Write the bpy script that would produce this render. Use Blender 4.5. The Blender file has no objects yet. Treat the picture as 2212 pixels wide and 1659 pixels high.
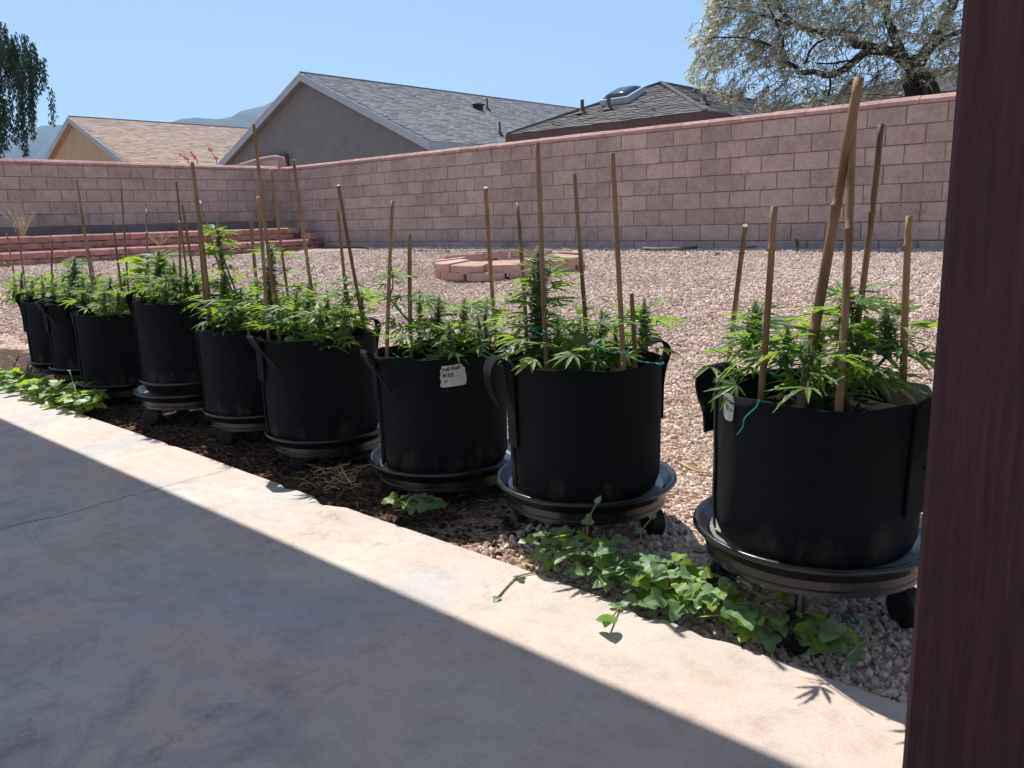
import bpy, math, random
import numpy as np
from mathutils import Vector, Matrix, noise
random.seed(7); R_=random.Random(11)
sc=bpy.context.scene
col=sc.collection
rad=math.radians
# ------------------------------------------------------------------ camera
# world frame: X runs along the patio edge, Y points away from the house to the yard wall, Z up
HE=0.90; YAW=rad(42.2); PIT=rad(11.646); ROL=-0.028222; FN=2569.3/3264*2212
ex=Vector((math.cos(YAW),math.sin(YAW),0)); ey=Vector((-math.sin(YAW),math.cos(YAW),0)); ez=Vector((0,0,1))
fw=ey*math.cos(PIT)-ez*math.sin(PIT); up0=ey*math.sin(PIT)+ez*math.cos(PIT)
rt=ex*math.cos(ROL)+up0*math.sin(ROL); up=-ex*math.sin(ROL)+up0*math.cos(ROL)
cam=bpy.data.cameras.new('camera'); co=bpy.data.objects.new('camera',cam); col.objects.link(co)
co.matrix_world=Matrix(((rt.x,up.x,-fw.x,0),(rt.y,up.y,-fw.y,0),(rt.z,up.z,-fw.z,HE),(0,0,0,1)))
cam.sensor_width=36; cam.lens=2569.3/3264*36; cam.clip_end=12000; cam.clip_start=.02
sc.camera=co
EYE=Vector((0,0,HE))
def ray(x,y): return rt*((x-1106)/FN)-up*((y-829.5)/FN)+fw
def atY(x,y,v):
    d=ray(x,y); return EYE+d*(v/d.y)
def atX(x,y,u):
    d=ray(x,y); return EYE+d*(u/d.x)
def atT(x,y,t): return EYE+ray(x,y)*t
# ------------------------------------------------------------------ sky, sun, exposure
SUN=Vector((-.60,.30,1.0)).normalized()
w=bpy.data.worlds.new("World"); sc.world=w; w.use_nodes=True
nt=w.node_tree; nt.nodes.clear()
sk=nt.nodes.new('ShaderNodeTexSky'); sk.sky_type='NISHITA'; sk.sun_disc=False
sk.sun_elevation=math.asin(SUN.z); sk.sun_rotation=math.atan2(SUN.x,SUN.y)
sk.air_density=1.0; sk.dust_density=.7; sk.ozone_density=3.0; sk.altitude=1300
bg=nt.nodes.new('ShaderNodeBackground'); bg.inputs[1].default_value=.080
ow=nt.nodes.new('ShaderNodeOutputWorld'); nt.links.new(sk.outputs[0],bg.inputs[0]); nt.links.new(bg.outputs[0],ow.inputs[0])
sl=bpy.data.lights.new('sun','SUN'); sl.energy=3.4; sl.angle=rad(.53); sl.color=(1,.965,.90)
so=bpy.data.objects.new('sun',sl); col.objects.link(so); so.rotation_mode='QUATERNION'
so.rotation_quaternion=SUN.to_track_quat('Z','Y'); so.location=(0,0,20)
sc.view_settings.view_transform='Standard'; sc.view_settings.look='None'
sc.view_settings.exposure=1.06; sc.view_settings.gamma=1; sc.view_settings.use_curve_mapping=False
# ------------------------------------------------------------------ materials
def mk(name):
    m=bpy.data.materials.new(name); m.use_nodes=True
    n=m.node_tree; n.nodes.clear()
    o=n.nodes.new('ShaderNodeOutputMaterial'); b=n.nodes.new('ShaderNodeBsdfPrincipled')
    n.links.new(b.outputs[0],o.inputs[0]); return m,n,b,o
def N(n,t,**k):
    x=n.nodes.new(t)
    for a,v in k.items(): setattr(x,a,v)
    return x
def noise_n(n,scale,detail=5,rough=.6,vec=None,dist=0):
    x=N(n,'ShaderNodeTexNoise'); x.inputs['Scale'].default_value=scale; x.inputs['Detail'].default_value=detail
    x.inputs['Roughness'].default_value=rough; x.inputs['Distortion'].default_value=dist
    if vec is not None: n.links.new(vec,x.inputs['Vector'])
    return x
def ramp(n,fac,stops,interp='LINEAR'):
    r=N(n,'ShaderNodeValToRGB'); r.color_ramp.interpolation=interp
    e=r.color_ramp.elements
    while len(e)<len(stops): e.new(.5)
    for i,(p,c) in enumerate(stops):
        e[i].position=p; e[i].color=(*c,1) if len(c)==3 else c
    n.links.new(fac,r.inputs[0]); return r
def mixc(n,a,b,f,mode='MIX'):
    x=N(n,'ShaderNodeMix',data_type='RGBA',blend_type=mode)
    for s,v in ((x.inputs['A'],a),(x.inputs['B'],b),(x.inputs['Factor'],f)):
        if hasattr(v,'links') or isinstance(v,bpy.types.NodeSocket): n.links.new(v,s)
        elif isinstance(v,(tuple,list)): s.default_value=(*v,1)
        else: s.default_value=v
    return x.outputs['Result']
def mat(name,stops,scale=8,rough=.85,bump=0,bscale=60,var=.0,tone=False,world=False,spec=.3,metal=0,detail=6,aniso=None,stain=0):
    m,n,b,o=mk(name)
    tc=N(n,'ShaderNodeTexCoord'); vec=tc.outputs['Object']
    if world:
        g=N(n,'ShaderNodeNewGeometry'); vec=g.outputs['Position']
    if aniso:
        mp=N(n,'ShaderNodeMapping'); mp.inputs['Scale'].default_value=aniso; n.links.new(vec,mp.inputs['Vector']); vec=mp.outputs[0]
    if var and not world:
        oi=N(n,'ShaderNodeObjectInfo'); ad=N(n,'ShaderNodeVectorMath',operation='MULTIPLY_ADD')
        cb=N(n,'ShaderNodeCombineXYZ')
        for i in range(3): n.links.new(oi.outputs['Random'],cb.inputs[i])
        n.links.new(cb.outputs[0],ad.inputs[0]); ad.inputs[1].default_value=(37,51,23); n.links.new(vec,ad.inputs[2]); vec=ad.outputs[0]
    nz=noise_n(n,scale,detail,.62,vec)
    c=ramp(n,nz.outputs['Fac'],stops).outputs[0]
    if var or tone:
        if tone:
            at=N(n,'ShaderNodeAttribute',attribute_name='tone'); f=at.outputs['Fac']
        else:
            oi=N(n,'ShaderNodeObjectInfo'); f=oi.outputs['Random']
        v=var or .2
        mr=N(n,'ShaderNodeMapRange'); mr.inputs['To Min'].default_value=1-v; mr.inputs['To Max'].default_value=1+v
        n.links.new(f,mr.inputs[0]); c=mixc(n,c,mr.outputs[0],1.0,'MULTIPLY')
    if stain:
        gp=N(n,'ShaderNodeNewGeometry'); s1=noise_n(n,.9,6,.68,gp.outputs['Position'],.4); s2=noise_n(n,28,5,.75,gp.outputs['Position'])
        c=mixc(n,c,ramp(n,s1.outputs['Fac'],[(.33,(1-stain,1-stain*1.05,1-stain*1.1)),(.55,(1,1,1)),(.72,(1+stain*.35,)*3)]).outputs[0],1.0,'MULTIPLY')
        c=mixc(n,c,ramp(n,s2.outputs['Fac'],[(.32,(.74,.72,.70)),(.46,(1,1,1)),(.66,(1.08,1.08,1.08))]).outputs[0],1.0,'MULTIPLY')
    n.links.new(c,b.inputs['Base Color']); b.inputs['Roughness'].default_value=rough
    b.inputs['Specular IOR Level'].default_value=spec; b.inputs['Metallic'].default_value=metal
    if bump:
        nb=noise_n(n,bscale,8,.7,vec); bp=N(n,'ShaderNodeBump'); bp.inputs['Strength'].default_value=bump; bp.inputs['Distance'].default_value=.01
        n.links.new(nb.outputs['Fac'],bp.inputs['Height']); n.links.new(bp.outputs[0],b.inputs['Normal'])
    return m
def leafmat(name,dark,light,trans,var=.3,rough=.5,tf=.45):
    m,n,b,o=mk(name)
    tc=N(n,'ShaderNodeTexCoord'); nz=noise_n(n,35,3,.5,tc.outputs['Object'])
    oi=N(n,'ShaderNodeObjectInfo')
    mx=N(n,'ShaderNodeMath',operation='ADD'); n.links.new(nz.outputs['Fac'],mx.inputs[0]); n.links.new(oi.outputs['Random'],mx.inputs[1])
    mr=N(n,'ShaderNodeMapRange'); mr.inputs['From Min'].default_value=.45; mr.inputs['From Max'].default_value=1.55; n.links.new(mx.outputs[0],mr.inputs[0])
    c=mixc(n,dark,light,mr.outputs[0])
    n.links.new(c,b.inputs['Base Color']); b.inputs['Roughness'].default_value=rough; b.inputs['Specular IOR Level'].default_value=.45
    t=N(n,'ShaderNodeBsdfTranslucent'); t.inputs[0].default_value=(*trans,1)
    ms=N(n,'ShaderNodeMixShader'); ms.inputs[0].default_value=tf
    n.links.new(b.outputs[0],ms.inputs[1]); n.links.new(t.outputs[0],ms.inputs[2]); n.links.new(ms.outputs[0],o.inputs[0])
    return m
M={}; HAZE=.00017
M['block']=mat('concrete_block',[(.25,(.46,.335,.275)),(.5,(.55,.41,.34)),(.78,(.62,.475,.40))],7,.95,.8,110,.11,spec=.1,stain=.22)
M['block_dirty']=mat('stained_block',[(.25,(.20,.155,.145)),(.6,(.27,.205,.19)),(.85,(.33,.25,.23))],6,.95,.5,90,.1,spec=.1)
M['cap']=mat('cap_block',[(.25,(.40,.24,.20)),(.55,(.50,.32,.27)),(.8,(.60,.42,.36))],9,.93,.6,70,.12,spec=.1)
M['mortar']=mat('mortar',[(.3,(.15,.085,.07)),(.7,(.33,.22,.18))],20,.95,.4,120,spec=.1)
M['redblock']=mat('red_block',[(.25,(.36,.18,.15)),(.55,(.47,.25,.205)),(.85,(.56,.34,.28))],8,.93,.6,80,.16,spec=.1)
M['pitblock']=mat('pit_block',[(.25,(.46,.28,.23)),(.55,(.57,.37,.30)),(.85,(.65,.46,.39))],8,.93,.6,80,.1,spec=.1)
M['stucco_gray']=mat('gray_stucco',[(.3,(.235,.22,.205)),(.7,(.275,.26,.245))],3,.95,.5,220,spec=.1)
M['stucco_tan']=mat('tan_stucco',[(.3,(.56,.40,.235)),(.7,(.63,.47,.30))],2,.95,.4,200,spec=.1)
M['stucco_house']=mat('bounce_stucco',[(.3,(.64,.70,.77)),(.7,(.70,.76,.82))],2,.95,.4,200,spec=.1)  # unseen wall; pale blue chosen to cool and lift the bounced light
M['trim']=mat('gray_trim',[(.3,(.46,.49,.50)),(.7,(.52,.55,.56))],4,.7,.1,60,spec=.3)
M['fascia']=mat('brown_fascia',[(.3,(.13,.075,.065)),(.7,(.17,.10,.085))],6,.8,.2,60,spec=.2)
M['sh_gray']=mat('gray_shingle',[(.25,(.225,.225,.23)),(.5,(.27,.27,.275)),(.8,(.31,.31,.31))],2.2,.95,.6,120,.10,tone=True,spec=.1)
M['sh_dark']=mat('weathered_shingle',[(.25,(.16,.155,.15)),(.5,(.20,.19,.185)),(.8,(.24,.23,.22))],2.2,.95,.6,120,.14,tone=True,spec=.1)
M['sh_dark1']=mat('weathered_shingle_single',[(.25,(.13,.12,.115)),(.5,(.20,.185,.175)),(.8,(.27,.25,.235))],2.2,.95,.6,120,.22,spec=.1)
M['sh_tan']=mat('tan_shingle',[(.25,(.45,.33,.265)),(.5,(.50,.375,.30)),(.8,(.56,.43,.355))],2.2,.95,.6,120,.12,tone=True,spec=.1)
M['bark']=mat('bark',[(.3,(.035,.028,.024)),(.7,(.10,.08,.065))],18,.95,.9,60,spec=.1,aniso=(1,1,.3))
M['bamboo']=mat('bamboo',[(.3,(.14,.075,.04)),(.5,(.27,.155,.08)),(.8,(.42,.275,.155))],16,.6,.4,80,.28,aniso=(1,1,.22),spec=.3)
M['cut']=mat('cut_bamboo',[(.3,(.55,.47,.34)),(.7,(.68,.6,.46))],60,.8)
M['plastic']=mat('black_plastic',[(.3,(.010,.010,.011)),(.75,(.022,.022,.023)),(.95,(.12,.11,.095))],9,.26,.06,40,spec=.5)
M['wheel']=mat('caster_rubber',[(.3,(.012,.012,.013)),(.7,(.03,.028,.027))],20,.6,.1,40)
M['soil']=mat('potting_soil',[(.3,(.010,.008,.006)),(.6,(.026,.019,.014)),(.85,(.07,.05,.037))],60,.97,1,150,spec=.1)
M['water']=mat('mineral_film',[(.35,(.30,.29,.26)),(.7,(.42,.40,.36))],12,.22,.05,30,spec=.5)
M['paper']=mat('masking_tape',[(.3,(.50,.50,.44)),(.7,(.60,.59,.52))],40,.8,.2,90)
M['ink']=mat('marker_ink',[(.3,(.01,.01,.012)),(.7,(.02,.02,.022))],40,.6)
M['tie']=mat('teal_tie',[(.3,(.01,.26,.20)),(.7,(.02,.36,.29))],40,.45)
M['hose']=mat('white_tube',[(.3,(.62,.60,.58)),(.7,(.72,.70,.68))],20,.6)
M['drip']=mat('drip_line',[(.3,(.05,.045,.04)),(.7,(.11,.095,.085))],20,.6)
M['straw']=mat('dry_straw',[(.3,(.42,.30,.14)),(.7,(.62,.48,.27))],30,.8,.2,60)
M['deadwood']=mat('dead_wood',[(.3,(.13,.11,.095)),(.7,(.30,.27,.24))],25,.9,.6,60,aniso=(.3,1,1))
M['redstalk']=mat('red_stalk',[(.3,(.55,.06,.05)),(.7,(.65,.12,.09))],25,.8)
M['char']=mat('dark_debris',[(.3,(.02,.018,.02)),(.7,(.07,.06,.06))],25,.9)
M['fabric']=None
def fabric():
    m,n,b,o=mk('felt_fabric'); tc=N(n,'ShaderNodeTexCoord'); P=tc.outputs['Object']
    sp=N(n,'ShaderNodeSeparateXYZ'); n.links.new(P,sp.inputs[0])
    mp=N(n,'ShaderNodeMapping'); mp.inputs['Scale'].default_value=(14,14,5); n.links.new(P,mp.inputs['Vector'])
    oi=N(n,'ShaderNodeObjectInfo'); ad=N(n,'ShaderNodeVectorMath',operation='ADD'); cb=N(n,'ShaderNodeCombineXYZ')
    mu=N(n,'ShaderNodeMath',operation='MULTIPLY'); mu.inputs[1].default_value=90; n.links.new(oi.outputs['Random'],mu.inputs[0]); n.links.new(mu.outputs[0],cb.inputs[0])
    n.links.new(mp.outputs[0],ad.inputs[0]); n.links.new(cb.outputs[0],ad.inputs[1])
    nz=noise_n(n,1,7,.7,ad.outputs[0])
    lo=N(n,'ShaderNodeMapRange'); lo.inputs['From Min'].default_value=.0; lo.inputs['From Max'].default_value=.2; lo.inputs['To Min'].default_value=.62; lo.inputs['To Max'].default_value=.16
    n.links.new(sp.outputs['Z'],lo.inputs[0])
    st=N(n,'ShaderNodeMath',operation='SUBTRACT'); n.links.new(nz.outputs['Fac'],st.inputs[0])
    inv=N(n,'ShaderNodeMath',operation='SUBTRACT'); inv.inputs[0].default_value=.99; n.links.new(lo.outputs[0],inv.inputs[1]); n.links.new(inv.outputs[0],st.inputs[1])
    gn=N(n,'ShaderNodeMath',operation='MULTIPLY',use_clamp=True); gn.inputs[1].default_value=3.2; n.links.new(st.outputs[0],gn.inputs[0])
    fz=noise_n(n,900,2,.6,P)
    base=ramp(n,fz.outputs['Fac'],[(.3,(.003,.0035,.005)),(.72,(.013,.014,.0175))]).outputs[0]
    c=mixc(n,base,(.11,.08,.058),gn.outputs[0])
    n.links.new(c,b.inputs['Base Color']); b.inputs['Roughness'].default_value=.95; b.inputs['Specular IOR Level'].default_value=.12
    b.inputs['Sheen Weight'].default_value=.06; b.inputs['Sheen Roughness'].default_value=.5
    w1=noise_n(n,420,4,.7,P); w2=noise_n(n,24,4,.6,P)
    su=N(n,'ShaderNodeMath',operation='MULTIPLY_ADD'); n.links.new(w2.outputs['Fac'],su.inputs[0]); su.inputs[1].default_value=1.6; n.links.new(w1.outputs['Fac'],su.inputs[2])
    bp=N(n,'ShaderNodeBump'); bp.inputs['Strength'].default_value=.9; bp.inputs['Distance'].default_value=.007; n.links.new(su.outputs[0],bp.inputs['Height']); n.links.new(bp.outputs[0],b.inputs['Normal'])
    return m
M['fabric']=fabric()
M['leaf']=leafmat('cannabis_leaf',(.045,.105,.035),(.12,.215,.055),(.34,.54,.06),tf=.48)
M['leafy']=leafmat('yellow_green_leaf',(.09,.17,.03),(.16,.25,.04),(.36,.52,.04),tf=.5)
M['budg']=leafmat('bud_green',(.07,.12,.06),(.19,.25,.11),(.26,.38,.09),tf=.25,rough=.6)
M['pistil']=leafmat('pistil_pale',(.36,.42,.22),(.60,.62,.40),(.45,.5,.25),tf=.25,rough=.7)
M['stem']=mat('green_stem',[(.3,(.06,.085,.03)),(.7,(.14,.17,.06))],20,.6,.2,60)
M['vine']=leafmat('vine_leaf',(.14,.25,.12),(.26,.38,.20),(.26,.42,.07),tf=.35,rough=.42)
M['viney']=leafmat('young_vine_leaf',(.17,.28,.05),(.28,.42,.08),(.45,.62,.06),tf=.5,rough=.45)
M['vstem']=mat('vine_stem',[(.3,(.17,.16,.07)),(.7,(.30,.25,.13))],20,.6)
M['tleaf']=leafmat('willow_leaf',(.28,.32,.25),(.72,.75,.66),(.50,.58,.38),tf=.3,rough=.4)
M['tflower']=leafmat('pale_flower',(.80,.72,.68),(.90,.87,.84),(.7,.6,.55),tf=.35,rough=.7)
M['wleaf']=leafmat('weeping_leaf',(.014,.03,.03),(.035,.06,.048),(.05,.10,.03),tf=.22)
M['weed']=leafmat('weed_leaf',(.05,.08,.04),(.12,.17,.06),(.2,.3,.05),tf=.3)
M['pipe']=mat('vent_pipe',[(.3,(.11,.075,.06)),(.7,(.19,.13,.10))],20,.8)
M['dome']=mat('skylight_dome',[(.3,(.03,.04,.07)),(.7,(.045,.06,.09))],2,.08,spec=.8)
def postmat():
    m,n,b,o=mk('maroon_paint'); tc=N(n,'ShaderNodeTexCoord')
    mp=N(n,'ShaderNodeMapping'); mp.inputs['Scale'].default_value=(70,70,3.2); n.links.new(tc.outputs['Object'],mp.inputs['Vector'])
    g=noise_n(n,1.6,8,.75,mp.outputs[0],.6); g2=noise_n(n,5,4,.6,tc.outputs['Object'])
    c=ramp(n,g.outputs['Fac'],[(.3,(.062,.024,.025)),(.5,(.12,.044,.043)),(.75,(.165,.060,.055))]).outputs[0]
    c=mixc(n,c,(.085,.038,.046),ramp(n,g2.outputs['Fac'],[(.5,(0,0,0)),(.75,(.6,.6,.6))]).outputs[0])
    n.links.new(c,b.inputs['Base Color']); b.inputs['Roughness'].default_value=.55; b.inputs['Specular IOR Level'].default_value=.35
    bp=N(n,'ShaderNodeBump'); bp.inputs['Strength'].default_value=1; bp.inputs['Distance'].default_value=.012
    n.links.new(g.outputs['Fac'],bp.inputs['Height']); n.links.new(bp.outputs[0],b.inputs['Normal']); return m
M['post']=postmat()
M['ceil']=mat('bounce_ceiling',[(.3,(.66,.75,.86)),(.7,(.70,.79,.88))],3,.9)  # unseen underside; tinted blue so light bounced into the shade turns cooler
# ------------------------------------------------------------------ mesh builder
class MB:
    def __init__(s): s.v=[];s.f=[];s.m=[];s.t=[]
    def add(s,vs,fs,mi=0,tone=None):
        o=len(s.v); s.v.extend([tuple(v) for v in vs]); 
        for f in fs: s.f.append(tuple(i+o for i in f)); s.m.append(mi); s.t.append(tone if tone is not None else .5)
    def box(s,a,b,mi=0,tone=None):
        (x0,y0,z0),(x1,y1,z1)=a,b
        s.add([(x0,y0,z0),(x1,y0,z0),(x1,y1,z0),(x0,y1,z0),(x0,y0,z1),(x1,y0,z1),(x1,y1,z1),(x0,y1,z1)],
              [(3,2,1,0),(4,5,6,7),(0,1,5,4),(1,2,6,5),(2,3,7,6),(3,0,4,7)],mi,tone)
    def tube(s,pts,rs,n=8,mi=0,cap=True,capm=None):
        pts=[Vector(p) for p in pts]
        if not isinstance(rs,(list,tuple)): rs=[rs]*len(pts)
        vs=[];prev=None
        for i,p in enumerate(pts):
            d=(pts[min(i+1,len(pts)-1)]-pts[max(i-1,0)]).normalized()
            if prev is None:
                a=Vector((0,0,1)) if abs(d.z)<.9 else Vector((1,0,0)); e1=d.cross(a).normalized()
            else: e1=(prev-d*prev.dot(d)).normalized()
            prev=e1; e2=d.cross(e1)
            for k in range(n):
                t=2*math.pi*k/n; vs.append(p+(e1*math.cos(t)+e2*math.sin(t))*rs[i])
        fs=[(i*n+k,i*n+(k+1)%n,(i+1)*n+(k+1)%n,(i+1)*n+k) for i in range(len(pts)-1) for k in range(n)]
        s.add(vs,fs,mi)
        if cap:
            o=len(s.v)-len(vs); s.f.append(tuple(o+k for k in range(n))[::-1]); s.m.append(mi); s.t.append(.5)
            q=o+(len(pts)-1)*n; s.f.append(tuple(q+k for k in range(n))); s.m.append(capm if capm is not None else mi); s.t.append(.5)
    def lathe(s,prof,n=48,mi=0,c=(0,0,0)):
        vs=[(c[0]+r*math.cos(2*math.pi*k/n),c[1]+r*math.sin(2*math.pi*k/n),c[2]+z) for r,z in prof for k in range(n)]
        fs=[(i*n+k,i*n+(k+1)%n,(i+1)*n+(k+1)%n,(i+1)*n+k) for i in range(len(prof)-1) for k in range(n)]
        s.add(vs,fs,mi)
    def mesh(s,name,mats,smooth=False,tone=False):
        me=bpy.data.meshes.new(name); me.from_pydata(s.v,[],s.f)
        if not isinstance(mats,(list,tuple)): mats=[mats]
        for m in mats: me.materials.append(m)
        if len(mats)>1: me.polygons.foreach_set('material_index',s.m)
        if smooth: me.polygons.foreach_set('use_smooth',[True]*len(s.f))
        if tone:
            a=me.attributes.new('tone','FLOAT','FACE'); a.data.foreach_set('value',s.t)
        me.update(); return me
    def obj(s,name,mats,parent=None,smooth=False,tone=False,loc=None,kind=None):
        return put(name,s.mesh(name,mats,smooth,tone),parent,loc,kind)
def put(name,me,parent=None,loc=None,kind=None,mtx=None):
    o=bpy.data.objects.new(name,me); col.objects.link(o)
    if parent is not None: o.parent=parent
    if loc is not None: o.location=loc
    if mtx is not None: o.matrix_local=mtx
    if kind: o['kind']=kind
    return o
def tag(o,label,cat,group=None,kind=None):
    o['label']=label; o['category']=cat
    if group: o['group']=group
    if kind: o['kind']=kind
    return o
def thing(name,label,cat,loc=(0,0,0),group=None):
    o=bpy.data.objects.new(name,None); col.objects.link(o); o.location=loc; o.empty_display_size=.1
    return tag(o,label,cat,group)
def basis(d,upv=Vector((0,0,1))):
    x=Vector(d).normalized(); y=upv.cross(x)
    if y.length<1e-4: y=Vector((0,1,0))
    y.normalize(); z=x.cross(y)
    return Matrix(((x.x,y.x,z.x),(x.y,y.y,z.y),(x.z,y.z,z.z))).to_4x4()
def U(a,b): return R_.uniform(a,b)
def sm(t): t=max(0,min(1,t)); return t*t*(3-2*t)
# ------------------------------------------------------------------ ground height
def G(u,v):
    a=sm((v-2.05)/4.6)*.30+max(0,min(1,(v-5.2)/4.0))*.17
    b=.44*sm((v-1.95)/1.5)
    k=sm((-u-5.6)/4.5)
    z=-.035+a*(1-k)+max(a,b)*k
    return z+.012*noise.noise((u*1.3,v*1.3,0))+.006*noise.noise((u*5,v*5,3))
EDGE=1.475
def edge(u):
    e=EDGE+.008*noise.noise((u*1.1,3,0))+.003*noise.noise((u*5,9,0))+.002*noise.noise((u*22,1,0))
    for c,wd,dp in ((-2.16,.10,.035),(-2.40,.05,.018),(-.93,.05,.03),(-.78,.05,.016),(-3.3,.06,.012)):
        e-=dp*max(0,1-abs(u-c)/wd)
    return e
# ground sheet: fine near, coarse to the horizon
def ground():
    us=list(np.arange(-18,4,.12)); vs=list(np.arange(1.2,10.2,.09))
    us=[-6000,-2500,-900,-300,-120,-60,-35,-24]+us+[5,8,14,30,80,300,1200,6000]
    vs=[-6000,-1500,-300,-60,-12,-4,-1,.5]+vs+[11,13,16,22,32,50,90,200,600,2000,6000]
    b=MB(); n=len(us)
    for v in vs:
        for u in us:
            if v<1.3: z=-.14
            else: z=G(u,min(v,9.6))
            if v>9.6: z=G(max(-15,min(u,3)),9.6)
            b.v.append((u,v,z))
    for j in range(len(vs)-1):
        for i in range(n-1):
            q=j*n+i; b.f.append((q,q+1,q+n+1,q+n)); b.m.append(0); b.t.append(.5)
    m,nn,bs,o=mk('yard_ground'); g=N(nn,'ShaderNodeNewGeometry'); P=g.outputs['Position']
    v1=N(nn,'ShaderNodeTexVoronoi'); v1.inputs['Scale'].default_value=48; nn.links.new(P,v1.inputs['Vector'])
    v2=N(nn,'ShaderNodeTexVoronoi'); v2.inputs['Scale'].default_value=26; nn.links.new(P,v2.inputs['Vector'])
    sep=N(nn,'ShaderNodeSeparateColor'); nn.links.new(v1.outputs['Color'],sep.inputs[0])
    c=ramp(nn,sep.outputs[0],[(0,(.22,.14,.12)),(.2,(.42,.29,.24)),(.5,(.58,.43,.36)),(.8,(.68,.54,.46)),(1,(.76,.65,.57))]).outputs[0]
    big=noise_n(nn,1.1,4,.6,P)
    c=mixc(nn,c,ramp(nn,big.outputs['Fac'],[(.35,(.86,.82,.80)),(.65,(1.08,1.05,1.02))]).outputs[0],1.0,'MULTIPLY')
    sp=N(nn,'ShaderNodeSeparateXYZ'); nn.links.new(P,sp.inputs[0])
    dn=noise_n(nn,3,6,.65,P)
    soil=ramp(nn,noise_n(nn,40,6,.7,P).outputs['Fac'],[(.3,(.05,.032,.024)),(.55,(.13,.085,.062)),(.8,(.27,.18,.14))]).outputs[0]
    a=N(nn,'ShaderNodeMath',operation='MULTIPLY_ADD'); nn.links.new(dn.outputs['Fac'],a.inputs[0]); a.inputs[1].default_value=-.9; nn.links.new(sp.outputs['Y'],a.inputs[2])
    mr=N(nn,'ShaderNodeMapRange'); mr.inputs['From Min'].default_value=1.60; mr.inputs['From Max'].default_value=1.72; mr.inputs['To Min'].default_value=1; mr.inputs['To Max'].default_value=0
    nn.links.new(a.outputs[0],mr.inputs[0])
    mx=N(nn,'ShaderNodeMapRange'); mx.inputs['From Min'].default_value=-1.3; mx.inputs['From Max'].default_value=-1.9; nn.links.new(sp.outputs['X'],mx.inputs[0])
    ml=N(nn,'ShaderNodeMath',operation='MULTIPLY'); nn.links.new(mr.outputs[0],ml.inputs[0]); nn.links.new(mx.outputs[0],ml.inputs[1])
    c=mixc(nn,c,soil,ml.outputs[0])
    nn.links.new(c,bs.inputs['Base Color']); bs.inputs['Roughness'].default_value=.95; bs.inputs['Specular IOR Level'].default_value=.1
    h=N(nn,'ShaderNodeMath',operation='ADD'); nn.links.new(v1.outputs['Distance'],h.inputs[0]); nn.links.new(v2.outputs['Distance'],h.inputs[1])
    bp=N(nn,'ShaderNodeBump'); bp.invert=True; bp.inputs['Strength'].default_value=1; bp.inputs['Distance'].default_value=.02
    nn.links.new(h.outputs[0],bp.inputs['Height']); nn.links.new(bp.outputs[0],bs.inputs['Normal'])
    b.obj('ground',m,smooth=True,kind='structure')
ground()
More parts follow.
